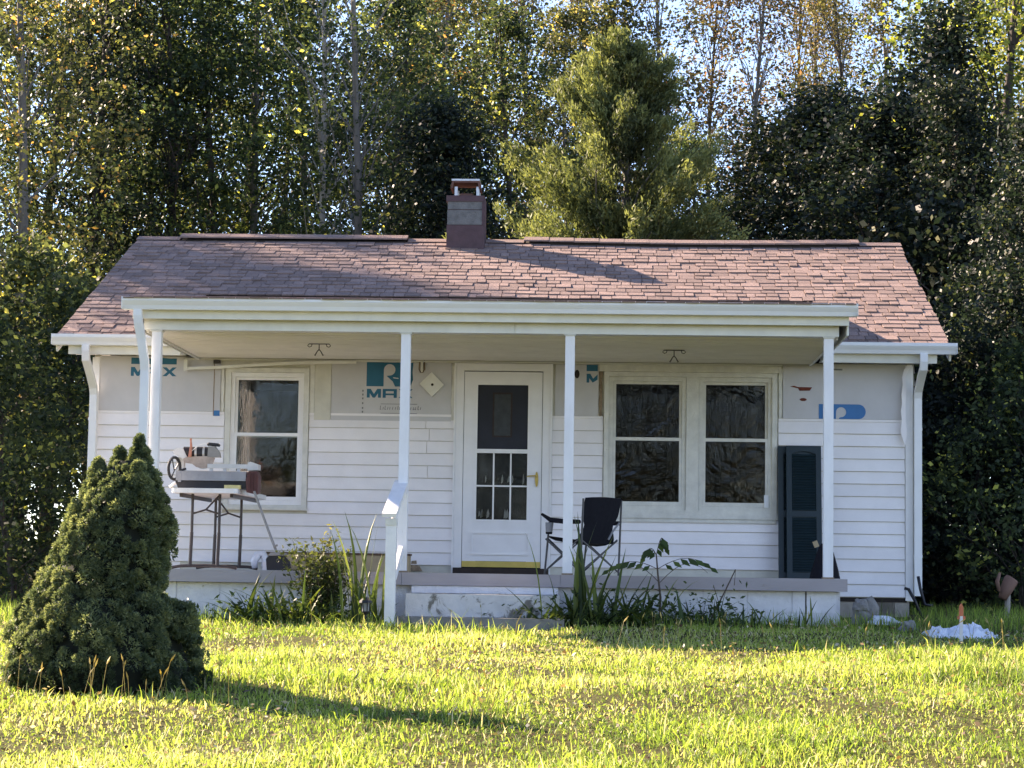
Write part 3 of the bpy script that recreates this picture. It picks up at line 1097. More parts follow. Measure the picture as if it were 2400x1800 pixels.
# ------------------------------------------------------------------ step rail (belongs to the porch)
NY = -3.58
gz = float(ground_z(3.5, NY))
b = MB()
b.box(3.468, 3.556, NY - .044, NY + .044, gz - .1, .985)
nw = b.build('newel_post', 'rail_paint', house)
MB().box(3.463, 3.561, NY - .05, NY + .05, .925, .986).build('newel_cap', 'aged_trim', nw)
b = MB()
b.bar((3.50, -2.60, 1.345), (3.495, NY - .06, 1.012), .125, .034)
b.build('top_rail', 'rail_paint', house)
b = MB()
b.bar((3.515, -2.70, .72), (3.512, NY + .05, .40), .04, .09)
b.build('bottom_rail', 'rail_paint', house)
b = MB()
b.bar((3.522, -2.70, 1.27), (3.518, NY + .05, .95), .03, .08)
b.build('side_rail', 'rail_paint', house)

# ------------------------------------------------------------------ hooks under the porch ceiling
for x, y, lb in ((2.575, -1.598, 'dark iron ceiling hook hanging in front of the left window'), (6.02, -1.363, 'dark iron ceiling hook hanging in front of the double window')):
    t = thing('ceiling_hook', lb, 'hook', (x, y, 2.72), 0, 'plant hooks under the porch ceiling')
    z = 2.72
    b = MB()
    b.box(x - .10, x + .10, y - .008, y + .008, z - .008, z - .0005)
    for s in (-1, 1):
        b.tube([(x + s * .10, y, z - .006), (x + s * .112, y, z - .022), (x + s * .095, y, z - .035), (x + s * .075, y, z - .028), (x + s * .07, y, z - .008)], .004, 5)
    b.build('bracket', 'dark_iron', t)
    b = MB()
    b.tube([(x, y, z - .01), (x, y, z - .06)], .005, 5)
    for s in (-1, 1):
        b.tube([(x, y, z - .058), (x + s * .016, y, z - .075), (x + s * .03, y, z - .10), (x + s * .04, y + .01, z - .118), (x + s * .046, y, z - .108)], [.005, .005, .006, .006, .003], 5)
    b.build('hook', 'dark_iron', t)

# ------------------------------------------------------------------ folding table
TX0, TX1, TY0, TY1, TZ = 1.285, 1.915, -2.18, -.42, 1.235
t = thing('folding_table', 'white folding table with dark metal legs at the left end of the porch', 'table', (1.6, -1.3, FLOOR))
b = MB()
r_ = .05
P = []
for cx, cy_, a0 in ((TX1 - r_, TY1 - r_, 0), (TX0 + r_, TY1 - r_, 90), (TX0 + r_, TY0 + r_, 180), (TX1 - r_, TY0 + r_, 270)):
    P += [(cx + r_ * cos(radians(a0 + 22.5 * i)), cy_ + r_ * sin(radians(a0 + 22.5 * i))) for i in range(5)]
b.prism(P, 'z', TZ, TZ + .045)
b.build('tabletop', 'plastic_white', t)
b = MB()
b.box(TX0 + .06, TX0 + .09, TY0 + .12, TY1 - .12, TZ - .035, TZ - .001)
b.box(TX1 - .09, TX1 - .06, TY0 + .12, TY1 - .12, TZ - .035, TZ - .001)
b.build('under_rail', 'table_leg', t)
for ly in (-1.96, -.74):
    for lx in (1.452, 1.712):
        b = MB()
        b.tube([(lx, ly, TZ - .002), (lx, ly, .86)], .014, 8)
        b.tube([(lx, ly, .87), (lx - .008, ly, FLOOR + .03)], .017, 8)
        b.build('leg', 'table_leg', t)
    b = MB()
    b.tube([(1.27, ly, FLOOR + .014), (1.36, ly, FLOOR + .03), (1.582, ly, FLOOR + .036), (1.80, ly, FLOOR + .03), (1.89, ly, FLOOR + .014)], .015, 6)
    b.build('foot_bar', 'table_leg', t)
    b = MB()
    b.tube([(1.456, ly, 1.045), (1.582, ly, 1.085), (1.708, ly, 1.045)], .009, 6)
    b.tube([(1.582, ly, 1.085), (1.582 + (.07 if ly < -1.5 else -.07), ly + .30 * (1 if ly < -1.5 else -1), TZ - .002)], .009, 6)
    b.build('brace', 'table_leg', t)

# ------------------------------------------------------------------ wet tile saw
SZ = TZ + .045
SY = -1.85
t = thing('tile_saw', 'dusty tile saw with black wheel standing on the folding table', 'saw', (1.65, SY, SZ))
b = MB()
b.prism([(1.33, SZ + .001), (1.30, SZ + .075), (2.00, SZ + .075), (1.97, SZ + .001)], 'y', SY - .22, SY + .22)
b.build('water_tray', 'saw_black', t)
b = MB()
b.box(1.31, 1.975, SY - .235, SY + .23, SZ + .076, SZ + .165)
b.box(1.33, 1.36, SY - .24, SY - .2, SZ + .06, SZ + .15)
b.build('saw_bed', 'saw_grey', t)
b = MB()
b.box(1.34, 1.97, SY - .10, SY + .2, SZ + .166, SZ + .176)
b.box(1.60, 2.05, SY - .20, SY - .15, SZ + .195, SZ + .235)
for x in (1.62, 1.75, 1.88):
    b.box(x, x + .03, SY - .19, SY - .16, SZ + .166, SZ + .194)
b.build('slide_rail', 'saw_light', t)
b = MB()
b.prism([(1.985, SZ + .175), (1.985, SZ + .255), (2.01, SZ + .26), (2.085, SZ + .235), (2.085, SZ + .185)], 'y', SY - .21, SY - .05)
b.build('end_bracket', 'saw_light', t)
b = MB()
b.prism([(1.985, SZ - .03), (1.975, SZ + .09), (2.0, SZ + .165), (2.075, SZ + .17), (2.095, SZ + .12), (2.09, SZ - .03), (2.06, SZ - .045)], 'y', SY - .24, SY - .06)
for x in (2.01, 2.035, 2.06):
    b.box(x, x + .008, SY - .249, SY - .2405, SZ - .02, SZ + .15)
b.build('splash_guard', 'saw_red', t)
b = MB()
wx, wz = 1.278, SZ + .19
for k in range(20):
    a0, a1 = 2 * pi * k / 20, 2 * pi * (k + 1) / 20
    b.tube([(wx + .050 * cos(a0), SY - .16 + .03 * cos(a0), wz + .105 * sin(a0)), (wx + .050 * cos(a1), SY - .16 + .03 * cos(a1), wz + .105 * sin(a1))], .014, 6, False)
for a in (.6, 2.0, 4.2):
    b.tube([(wx, SY - .16, wz - .02), (wx + .046 * cos(a), SY - .16 + .028 * cos(a), wz + .10 * sin(a))], .006, 5)
b.tube([(wx + .03, SY - .15, wz - .03), (wx + .11, SY - .15, wz + .0)], .010, 6)
b.build('hand_wheel', 'saw_black', t)
b = MB()
b.box(1.285, 1.36, SY - .13, SY - .05, SZ + .08, SZ + .30)
b.prism([(1.26, SZ + .335), (1.29, SZ + .38), (1.36, SZ + .385), (1.40, SZ + .30), (1.36, SZ + .28)], 'y', SY - .19, SY - .10)
b.build('pivot_arm', 'saw_light', t)
b = MB()
b.tube([(1.36, SY - .13, SZ + .345), (1.60, SY - .13, SZ + .345)], .055, 12)
b.build('motor', 'saw_black', t)
b = MB()
for x in (1.47, 1.545):
    b.tube([(x, SY - .13, SZ + .345), (x + .02, SY - .13, SZ + .345)], .059, 12)
b.build('motor_band', 'galvanised', t)
b = MB()
pol = [(1.36, SZ + .30), (1.375, SZ + .245), (1.45, SZ + .235), (1.49, SZ + .205), (1.545, SZ + .192), (1.60, SZ + .20), (1.645, SZ + .24), (1.665, SZ + .295), (1.60, SZ + .31)]
b.prism(pol, 'y', SY - .185, SY - .15)
b.build('blade_guard', 'saw_dust', t)
b = MB()
b.prism(circ(1.555, SZ + .285, .098, 180, 360, 16), 'y', SY - .176, SY - .173)
b.build('blade', 'galvanised', t)
b = MB()
b.prism([(1.595, SZ + .30), (1.60, SZ + .40), (1.66, SZ + .405), (1.705, SZ + .345), (1.715, SZ + .30)], 'y', SY - .19, SY - .10)
b.build('rear_cover', 'handle_grey', t)
b = MB()
b.tube([(1.585, SY - .15, SZ + .418), (1.60, SY - .15, SZ + .425), (1.69, SY - .15, SZ + .418), (1.705, SY - .15, SZ + .41)], [.014, .017, .017, .012], 8)
b.build('grip', 'saw_black', t)
b = MB()
b.tube([(1.43, SY - .2, SZ + .30), (1.44, SY - .2, SZ + .40), (1.435, SY - .2, SZ + .46)], [.018, .012, .008], 7)
b.tube([(1.435, SY - .2, SZ + .455), (1.435, SY - .2, SZ + .475)], .011, 7)
b.build('clamp_knob', 'saw_orange', t)
b = MB()
b.tube([(1.44, SY - .2, SZ + .35), (1.50, SY - .2, SZ + .40), (1.575, SY - .18, SZ + .43)], .004, 5)
b.tube([(1.225, SY - .15, SZ + .125), (1.27, SY - .15, SZ + .105)], .012, 6)
b.tube([(1.24, SY - .18, SZ + .012), (1.31, SY - .18, SZ + .062)], .012, 6)
b.build('hose', 'plastic_white', t)
tag(MB().box(1.78, 1.93, -2.13, -2.06, SZ + .0005, SZ + .035).build('sponge', 'sponge_yellow'), 'yellow sponge lying on the corner of the folding table', 'sponge')

# ------------------------------------------------------------------ dustpan, carton
t = thing('dustpan', 'black upright dustpan with grey handle leaning against the folding table', 'dustpan', (2.37, -2.25, FLOOR))
b = MB()
b.prism([(2.245, FLOOR + .002), (2.235, FLOOR + .10), (2.265, FLOOR + .135), (2.40, FLOOR + .14), (2.455, FLOOR + .09), (2.468, FLOOR + .03), (2.46, FLOOR + .002)], 'y', -2.40, -2.36)
b.prism([(2.245, FLOOR + .002), (2.468, FLOOR + .002), (2.468, FLOOR + .012), (2.245, FLOOR + .012)], 'y', -2.359, -2.12)
b.build('pan', 'black_plastic', t)
b = MB()
b.prism([(2.235, FLOOR + .105), (2.275, FLOOR + .165), (2.36, FLOOR + .175), (2.44, FLOOR + .15), (2.40, FLOOR + .142), (2.265, FLOOR + .137)], 'y', -2.405, -2.30)
b.build('hood', 'handle_grey', t)
b = MB()
b.tube([(2.325, -2.35, FLOOR + .17), (2.23, -2.29, FLOOR + .38), (2.08, -2.22, FLOOR + .735)], [.014, .013, .012], 8)
b.tube([(2.30, -2.36, FLOOR + .22), (2.335, -2.37, FLOOR + .235)], .010, 6)
b.build('handle', 'handle_grey', t)
t = thing('carton', 'long tan cardboard carton lying against the porch wall behind the dustpan', 'box', (2.8, -.75, FLOOR))
MB().box(1.98, 3.42, -.85, -.62, FLOOR + .001, FLOOR + .165).build('box_body', 'carton', t)
MB().box(1.97, 3.43, -.862, -.61, FLOOR + .166, FLOOR + .186).build('lid', 'carton_dark', t)
b = MB()
b.tube([(1.90, -.95, FLOOR + .02), (1.885, -.94, FLOOR + .09), (1.92, -.93, FLOOR + .15), (1.97, -.92, FLOOR + .17), (2.0, -.92, FLOOR + .10), (1.985, -.94, FLOOR + .02)], [.03, .04, .045, .04, .04, .03], 7)
tag(b.build('plastic_wrap', 'plastic_sheet', smooth=True), 'crumpled clear plastic wrap at the left end of the long carton', 'plastic wrap')
b = MB()
b.box(2.0, 2.26, -1.12, -.98, FLOOR + .001, FLOOR + .085)
tag(b.build('white_box', 'curtain_white'), 'low white printed box on the porch floor in front of the carton', 'box')

# ------------------------------------------------------------------ camp chair
t = thing('camp_chair', 'black folding camp chair with cup holder on the porch beside the door', 'chair', (5.14, -1.62, FLOOR), radians(48))


def sheet(b, rows, thick=.006):
    """rows of points -> double sided cloth"""
    nr, nc = len(rows), len(rows[0])
    V = [p for r in rows for p in r]
    V2 = [(p[0], p[1] - thick, p[2]) for p in V]
    F = []
    for i in range(nr - 1):
        for j in range(nc - 1):
            a = i * nc + j
            F.append((a, a + 1, a + nc + 1, a + nc))
            F.append((a + nr * nc, a + nc + nr * nc, a + nc + 1 + nr * nc, a + 1 + nr * nc))
    b.add(V + V2, F)


W_ = .26
rows = []
for i in range(11):
    s = i / 10
    z = .30 + .44 * s
    hw = W_ * (1.0 if s > .55 else .80 + .20 * abs(s - .3) / .3 if s < .6 else 1)
    hw = W_ * (.98 - .22 * math.exp(-((s - .36) / .16) ** 2))
    rows.append([(hw * u_, -.20 - .10 * (s - .2) + .03 * (1 - u_ * u_) * -1, z - (.012 * u_ * u_ if i == 10 else 0)) for u_ in (-1, -.66, -.33, 0, .33, .66, 1)])
b = MB()
sheet(b, rows)
b.local('backrest', 'black_fabric', t)
rows = []
for i in range(7):
    s = i / 6
    rows.append([(W_ * .95 * u_, -.20 + .42 * s, .36 - .05 * (1 - u_ * u_) - .03 * (1 - s) + .012 * s) for u_ in (-1, -.5, 0, .5, 1)])
b = MB()
nr = len(rows)
V = [p for r in rows for p in r]
b.add(V + [(p[0], p[1], p[2] - .008) for p in V], [f for i in range(nr - 1) for j in range(4) for f in ((i * 5 + j, i * 5 + j + 1, i * 5 + j + 6, i * 5 + j + 5), (35 + i * 5 + j, 35 + i * 5 + j + 5, 35 + i * 5 + j + 6, 35 + i * 5 + j + 1))])
b.local('seat', 'black_fabric', t)
for s in (-1, 1):
    b = MB()
    b.tube([(s * .285, -.24, .50), (s * .285, -.05, .505), (s * .285, .14, .52), (s * .285, .25, .575)], [.020, .024, .024, .014], 6)
    b.local('armrest', 'black_fabric', t)
    MB().tube([(s * .27, -.24, .0), (s * .27, -.27, .72)], .010, 6).local('leg', 'tube_grey', t)
    MB().tube([(s * .27, .22, .0), (s * .275, .16, .50)], .010, 6).local('leg', 'tube_grey', t)
    b = MB()
    b.tube([(s * .27, -.24, .03), (s * .27, .21, .34)], .009, 6)
    b.tube([(s * .27, .22, .03), (s * .27, -.22, .34)], .009, 6)
    b.local('side_brace', 'tube_grey', t)
b = MB()
b.tube([(-.27, -.245, .03), (.25, -.235, .33)], .009, 6)
b.tube([(.27, -.245, .03), (-.25, -.235, .33)], .009, 6)
b.tube([(-.27, .22, .03), (.25, .21, .35)], .009, 6)
b.tube([(.27, .22, .03), (-.25, .21, .35)], .009, 6)
b.local('cross_brace', 'tube_grey', t)
b = MB()
b.tube([(-.285, .15, .495), (-.285, .155, .40)], [.040, .032], 10)
b.local('cup_holder', 'grey_mesh', t)
b = MB()
b.tube([(-.285, .155, .405), (-.285, .155, .385)], [.034, .030], 10)
b.local('cup_base', 'black_fabric', t)
b = MB()
b.tube([(.05, -.305, .34), (.09, -.325, .42), (.17, -.335, .50)], .010, 6)
b.local('strap', 'grey_mesh', t)

# ------------------------------------------------------------------ shutters


def shutter(x0, y0, lean, label, group):
    t = thing('shutter', label, 'shutter', (x0 + .18, y0, FLOOR), 0, group)
    wd, H = .355, 1.365
    b = MB()
    b.box(0, .055, -.014, .014, 0, H)
    b.box(wd - .055, wd, -.014, .014, 0, H)
    b.box(.055, wd - .055, -.014, .014, 0, .06)
    b.box(.055, wd - .055, -.014, .014, .63, .69)
    n_ = 10
    top = [(.055 + (wd - .11) * i / n_, H - .085 + .03 * sin(pi * i / n_)) for i in range(n_ + 1)]
    b.prism(top + [(wd - .055, H), (.055, H)], 'y', -.014, .014)
    b.box(.055, wd - .055, .006, .013, .06, H - .05)
    fr = b.local('frame', 'shutter_green', t)
    lm = MB().add([(0, -.012, -.002), (wd - .11, -.012, -.002), (wd - .11, .005, .022), (0, .005, .022), (0, -.008, -.004), (wd - .11, -.008, -.004), (wd - .11, .0055, .018), (0, .0055, .018)],
                  [(0, 1, 2, 3), (4, 7, 6, 5), (0, 4, 5, 1), (2, 6, 7, 3), (0, 3, 7, 4), (1, 5, 6, 2)]).mesh('louver', 'shutter_green')
    z = .068
    while z < H - .10:
        if not (.60 < z < .69):
            o = bpy.data.objects.new('louver', lm)
            COL.objects.link(o)
            o.parent = t
            o.location = (.055 - .18, 0, z)
        z += .0265
    fr.data.transform(Matrix.Translation((-.18, 0, 0)))
    t.rotation_euler = (-lean, 0, 0)
    return t


shutter(7.215, -.30, .13, 'dark green louvred shutter leaning in front against the right porch wall', 'dark green shutters')
shutter(7.135, -.235, .13, 'dark green shutter half hidden behind the front one with only its left edge showing', 'dark green shutters')
# black tapered bag behind the right post
t = thing('black_bag', 'black folded canvas bag standing behind the right porch post', 'bag', (7.43, -1.9, FLOOR))
b = MB()
base = circ(0, 0, .145, 0, 360, 12, .09)[:-1]
V, F = [], []
for k, (s, z) in enumerate(((1.0, .003), (.84, .10), (.62, .21), (.42, .30), (.28, .33))):
    V += [(7.43 + .02 * z + p[0] * s, -1.9 + p[1] * s, FLOOR + z) for p in base]
for k in range(4):
    F += [(k * 12 + i, k * 12 + (i + 1) % 12, (k + 1) * 12 + (i + 1) % 12, (k + 1) * 12 + i) for i in range(12)]
F += [tuple(range(11, -1, -1)), tuple(range(48, 60))]
b.add(V, F)
b.build('sack', 'black_fabric', t)
MB().obox((7.345, -1.9, FLOOR + .325), (1, 0, .4), (0, 1, 0), (-.4, 0, 1), .022, .02, .03).build('tag', 'carton', t)

# ------------------------------------------------------------------ small things in the yard
gz = float(ground_z(3.32, -3.75))
t = thing('garden_lantern', 'small black garden lantern on a stake at the foot of the step rail', 'lantern', (3.32, -3.75, gz))
b = MB()
b.tube([(3.32, -3.75, gz - .05), (3.32, -3.75, gz + .13)], .008, 6)
b.build('stake', 'black_plastic', t)
b = MB()
b.prism(circ(3.32, -3.75, .032, 0, 360, 6)[:-1], 'z', gz + .13, gz + .205)
b.build('lamp_glass', 'grey_mesh', t)
b = MB()
for k in range(6):
    a = k * pi / 3
    b.tube([(3.32 + .030 * cos(a), -3.75 + .03 * sin(a), gz + .125), (3.32 + .043 * cos(a), -3.75 + .043 * sin(a), gz + .212)], .005, 5)
b.tube([(3.32, -3.75, gz + .105), (3.32, -3.75, gz + .135)], [.018, .034], 6)
b.tube([(3.32, -3.75, gz + .205), (3.32, -3.75, gz + .225), (3.32, -3.75, gz + .245), (3.32, -3.75, gz + .258)], [.058, .052, .026, .006], 6)
b.build('cage', 'black_plastic', t)

# plastic sheet and stake at the right
b = MB()
r5 = np.random.default_rng(5)
nx_, ny_ = 22, 14
V = []
for j in range(ny_):
    for i in range(nx_):
        u_, v_ = i / (nx_ - 1) * 2 - 1, j / (ny_ - 1) * 2 - 1
        x_, y_ = 8.40 + .30 * u_, -3.7 + .30 * v_
        e = max(0, 1 - u_ * u_) * max(0, 1 - v_ * v_)
        V.append((x_ + r5.normal(0, .01), y_, float(ground_z(x_, y_)) + -.005 + .12 * e ** .7 * (.8 + .2 * sin(5 * u_)) + r5.normal(0, .017)))
b.add(V, [(j * nx_ + i, j * nx_ + i + 1, (j + 1) * nx_ + i + 1, (j + 1) * nx_ + i) for j in range(ny_ - 1) for i in range(nx_ - 1)])
tag(b.build('plastic_sheet', 'plastic_sheet'), 'crumpled pale plastic sheet on the grass to the right of the house', 'plastic sheet')
gz = float(ground_z(8.25, -4.6))
t = thing('marker_stake', 'white marker stake with orange tip in front of the plastic sheet', 'stake', (8.25, -4.6, gz))
MB().box(8.238, 8.262, -4.612, -4.588, gz - .05, gz + .22).build('stick', 'stake_white', t)
b = MB()
b.prism([(8.233, gz + .221), (8.236, gz + .30), (8.252, gz + .325), (8.266, gz + .29), (8.266, gz + .221)], 'y', -4.614, -4.586)
b.box(8.22, 8.282, -4.61, -4.59, gz + .195, gz + .2205)
b.build('tip', 'flag_orange', t)


def lump(name, c, r, mat, seed, label, cat, flatz=.6):
    rr = np.random.default_rng(seed)
    bm = bmesh.new()
    bmesh.ops.create_icosphere(bm, subdivisions=3, radius=1)
    ph = rr.random(6) * 6
    for v in bm.verts:
        p = v.co
        k = 1 + .22 * sin(p.x * 3 + ph[0]) * sin(p.y * 3.4 + ph[1]) + .14 * sin(p.z * 6 + ph[2] + p.x * 4) + rr.normal(0, .035)
        v.co = Vector((p.x * r[0] * k, p.y * r[1] * k, max(-.3, p.z) * r[2] * k))
    me_ = bpy.data.meshes.new(name)
    bm.to_mesh(me_)
    bm.free()
    me_.materials.append(MAT[mat])
    o = bpy.data.objects.new(name, me_)
    COL.objects.link(o)
    o.location = c
    return tag(o, label, cat)


lump('rubble_stone', (7.70, -2.75, .17), (.12, .10, .17), 'grey_rubble', 1, 'large grey broken stone beside the right end of the porch wall', 'stone')
lump('rubble_stone', (7.66, -2.8, .27), (.065, .06, .08), 'grey_rubble', 4, 'small grey stone resting on top of the broken stone', 'stone')
lump('plastic_scrap', (7.86, -2.85, .14), (.17, .12, .06), 'plastic_sheet', 2, 'grey plastic scrap lying at the bare foundation blocks', 'plastic scrap')
lump('pale_stone', (8.02, -3.2, .09), (.09, .08, .08), 'grey_rubble', 3, 'flat pale stone half hidden in grass below the right corner', 'stone')
# black hose ends at the right corner
b = MB()
gz = float(ground_z(8.5, -.5))
b.tube([(8.36, -.55, gz + .30), (8.40, -.56, gz + .29), (8.46, -.57, gz + .18), (8.53, -.58, gz + .0)], .016, 7)
b.tube([(8.50, -.52, gz + .42), (8.52, -.53, gz + .30), (8.56, -.55, gz + .14), (8.64, -.56, gz + .13)], .016, 7)
tag(b.build('black_hose', 'black_plastic', smooth=True), 'black hose ends sticking up at the right corner of the house', 'hose')
# brown pipe on a post in the shade at far right
gz = float(ground_z(9.72, 1.2))
t = thing('clay_pipe', 'brown clay pipe end tilted on a pale post in the shade at far right', 'pipe', (9.72, 1.2, gz))
b = MB()
b.tube([(9.70, 1.2, gz - .1), (9.71, 1.2, gz + .30)], [.035, .03], 8)
b.build('post', 'bark_pale', t)
b = MB()
b.tube([(9.64, 1.15, gz + .22), (9.69, 1.17, gz + .32), (9.74, 1.2, gz + .41), (9.76, 1.2, gz + .44)], [.045, .07, .08, .07], 12)
b.tube([(9.60, 1.1, gz + .30), (9.58, 1.1, gz + .40), (9.61, 1.1, gz + .50)], [.02, .024, .014], 7)
b.build('pipe_body', 'terracotta', t, smooth=True)

# ------------------------------------------------------------------ clipped spruce on the lawn
BX, BY = 2.32, -9.0
bz = float(ground_z(BX, BY)) - .03
SC_ = 13.1 / 5002.0


def bw(px):
    return 5.35 + (px - 1419) * SC_


prof = [(1604, 60, 488), (1560, 30, 495), (1530, 26, 488), (1467, 38, 455), (1425, 66, 436), (1400, 76, 405), (1375, 92, 375), (1330, 116, 390), (1275, 138, 393), (1239, 148, 394), (1200, 166, 392), (1167, 182, 386), (1135, 205, 372), (1105, 228, 360), (1075, 262, 346)]
PH = np.array([(1604 - p[0]) * SC_ for p in prof])
PL = np.array([bw(p[1]) for p in prof])
PR = np.array([bw(p[2]) for p in prof])
rb = np.random.default_rng(21)
spr = thing('clipped_spruce', 'dense dark green dwarf spruce with several pointed tops on the lawn', 'tree', (BX, BY, bz))
Cp, Np = [], []
while len(Cp) < 1150:
    h = PH[-1] * rb.random() ** .9
    l_, r_ = np.interp(h, PH, PL), np.interp(h, PH, PR)
    if rb.random() > (r_ - l_) / 1.4:
        continue
    a = rb.random() * 2 * pi
    R = (r_ - l_) / 2
    lob = 1 + .05 * sin(a * 5 + h * 7) + .06 * sin(a * 9 - h * 11) + .03 * sin(a * 17 + h * 23)
    Cp.append(((l_ + r_) / 2 - BX + R * .93 * cos(a) * lob * (1 + rb.normal(0, .035)), R * .9 * sin(a) * lob, h))
    Np.append((cos(a), sin(a), .35))
for px, top, wbase, yo in ((321, 1000, 78, 0), (270, 1030, 64, .05), (226, 1062, 52, -.02), (330, 1070, 62, -.14), (250, 1090, 60, .12)):
    hb, ht = (1604 - 1150) * SC_, (1604 - top) * SC_
    for k in range(130):
        s = rb.random() ** .8
        a = rb.random() * 2 * pi
        R = wbase / 2 * SC_ * (1 - s) ** .75
        Cp.append((bw(px) - BX + R * cos(a), yo + R * sin(a), hb + (ht - hb) * s - .02))
        Np.append((cos(a) * .8, sin(a) * .8, .7))
for k in range(90):       # bulge on the right
    a = rb.normal(size=3)
    a /= np.linalg.norm(a)
    Cp.append((bw(425) - BX + .09 * a[0], -.05 + .09 * a[1], (1604 - 1440) * SC_ + .09 * a[2]))
    Np.append(tuple(a))
Cp, Np = np.array(Cp), unit(np.array(Np))
K = 120
pr = (.022 + .046 * rb.random(len(Cp)) ** 1.6) * np.interp(Cp[:, 2], [1.1, 1.55], [1.0, .38])
d = unit(rb.normal(size=(len(Cp), K, 3)).reshape(-1, 3) + np.repeat(Np, K, 0) * .9)
rad = np.repeat(pr, K)[:, None]
cc = np.repeat(Cp, K, 0) + d * rad * (.78 + .22 * rb.random((len(d), 1)))
A = unit(d + .45 * rb.normal(size=d.shape)) * .013
B = unit(np.cross(A, rb.normal(size=A.shape))) * .0045
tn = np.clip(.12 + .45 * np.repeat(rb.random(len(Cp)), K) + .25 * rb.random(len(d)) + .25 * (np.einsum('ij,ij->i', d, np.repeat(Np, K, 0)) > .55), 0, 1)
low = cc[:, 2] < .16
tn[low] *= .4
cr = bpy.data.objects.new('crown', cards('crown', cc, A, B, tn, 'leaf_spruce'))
COL.objects.link(cr)
cr.parent = spr
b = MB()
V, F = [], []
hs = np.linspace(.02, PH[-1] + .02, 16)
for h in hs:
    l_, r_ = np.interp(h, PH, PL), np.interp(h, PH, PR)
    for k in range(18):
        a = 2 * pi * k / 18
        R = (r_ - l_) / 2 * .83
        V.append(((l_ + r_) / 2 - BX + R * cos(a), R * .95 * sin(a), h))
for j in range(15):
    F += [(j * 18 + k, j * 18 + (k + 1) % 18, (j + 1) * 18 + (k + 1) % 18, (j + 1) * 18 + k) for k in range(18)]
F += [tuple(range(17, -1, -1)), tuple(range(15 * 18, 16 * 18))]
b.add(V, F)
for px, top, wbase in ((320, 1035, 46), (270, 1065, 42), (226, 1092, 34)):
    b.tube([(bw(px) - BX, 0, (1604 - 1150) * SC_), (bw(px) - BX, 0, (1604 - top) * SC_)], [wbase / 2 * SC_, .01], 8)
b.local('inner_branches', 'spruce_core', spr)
b = MB()
b.tube([(0, 0, -.1), (0, 0, .4)], [.06, .05], 8)
b.local('trunk', 'bark_dark', spr)

# ------------------------------------------------------------------ strap-leaved clumps and weeds by the porch


def strap_leaf(b, base, az, length, lean, curve, wd, tone, segs=6):
    p = Vector(base)
    d = Vector((cos(az) * sin(lean), sin(az) * sin(lean), cos(lean)))
    sd_ = Vector((-sin(az), cos(az), 0))
    V, F = [], []
    for i in range(segs + 1):
        s = i / segs
        ww = wd * (.75 + .6 * s if s < .35 else 1.0 * (1 - ((s - .35) / .65) ** 1.6)) * .5
        nrm = d.cross(sd_).normalized()
        V += [p + sd_ * ww, p - sd_ * ww, p + nrm * ww * .35]
        le = lean + curve * s * s
        d = Vector((cos(az) * sin(le), sin(az) * sin(le), cos(le)))
        p = p + d * length / segs
    for i in range(segs):
        a = i * 3
        F += [(a, a + 2, a + 5, a + 3), (a + 2, a + 1, a + 4, a + 5)]
    b.add(V, F, tone)


def clump(name, label, x, y, specs, seed, spread=.12, mat='leaf_strap', group=None, weeds=0):
    z = float(ground_z(x, y))
    t = thing(name, label, 'plant', (x, y, z), 0, group)
    rr = np.random.default_rng(seed)
    for (nn, l0, l1, lean0, lean1, wd) in specs:
        for k in range(nn):
            b = MB()
            strap_leaf(b, (x + rr.normal(0, spread), y + rr.normal(0, spread * .6), z - .02), rr.random() * 2 * pi, rr.uniform(l0, l1), rr.uniform(lean0, lean1), rr.uniform(.1, 1.0), wd * rr.uniform(.7, 1.2), rr.random())
            b.build('leaf', mat, t)
    if weeds:
        P_ = np.stack([rr.normal(0, .22, weeds), rr.normal(0, .10, weeds), np.abs(rr.normal(0, .12, weeds))], -1)
        o_ = bpy.data.objects.new('low_foliage', leaves('low_foliage', P_, .055, .4, rr, np.clip(rr.normal(.35, .2, weeds), 0, 1), 'leaf_strap', -.2))
        COL.objects.link(o_)
        o_.parent = t
    return t


clump('strap_leaf_plant', 'low spreading sword leaved clump against the left porch wall', 2.28, -3.15, [(44, .30, .62, .3, 1.25, .034)], 31, .14, weeds=400)
clump('strap_leaf_plant', 'middle sword leaved clump under the twiggy shrub left of the step rail', 2.78, -3.25, [(44, .30, .60, .15, 1.1, .034)], 32, .18, weeds=700)
clump('strap_leaf_plant', 'tall upright sunlit blades right beside the step rail', 3.28, -3.55, [(12, .55, 1.10, .02, .28, .036), (10, .3, .6, .1, .7, .034)], 33, .09)
clump('strap_leaf_plant', 'tall sword leaved clump right of the step in front of a post', 5.12, -3.2, [(14, .55, 1.10, .03, .40, .042), (52, .25, .62, .25, 1.15, .042)], 34, .18, weeds=900)
clump('strap_leaf_plant', 'arching leaf clump below the camp chair', 5.62, -3.15, [(44, .28, .62, .3, 1.15, .038)], 35, .18, weeds=900)
clump('strap_leaf_plant', 'row of short upright blades against the white porch blocks', 6.28, -3.0, [(22, .18, .42, .05, .7, .026)], 36, .20, weeds=500)
clump('strap_leaf_plant', 'thin trailing weed blades before the right end of the porch', 7.0, -3.0, [(22, .18, .40, .3, 1.2, .02)], 37, .25)
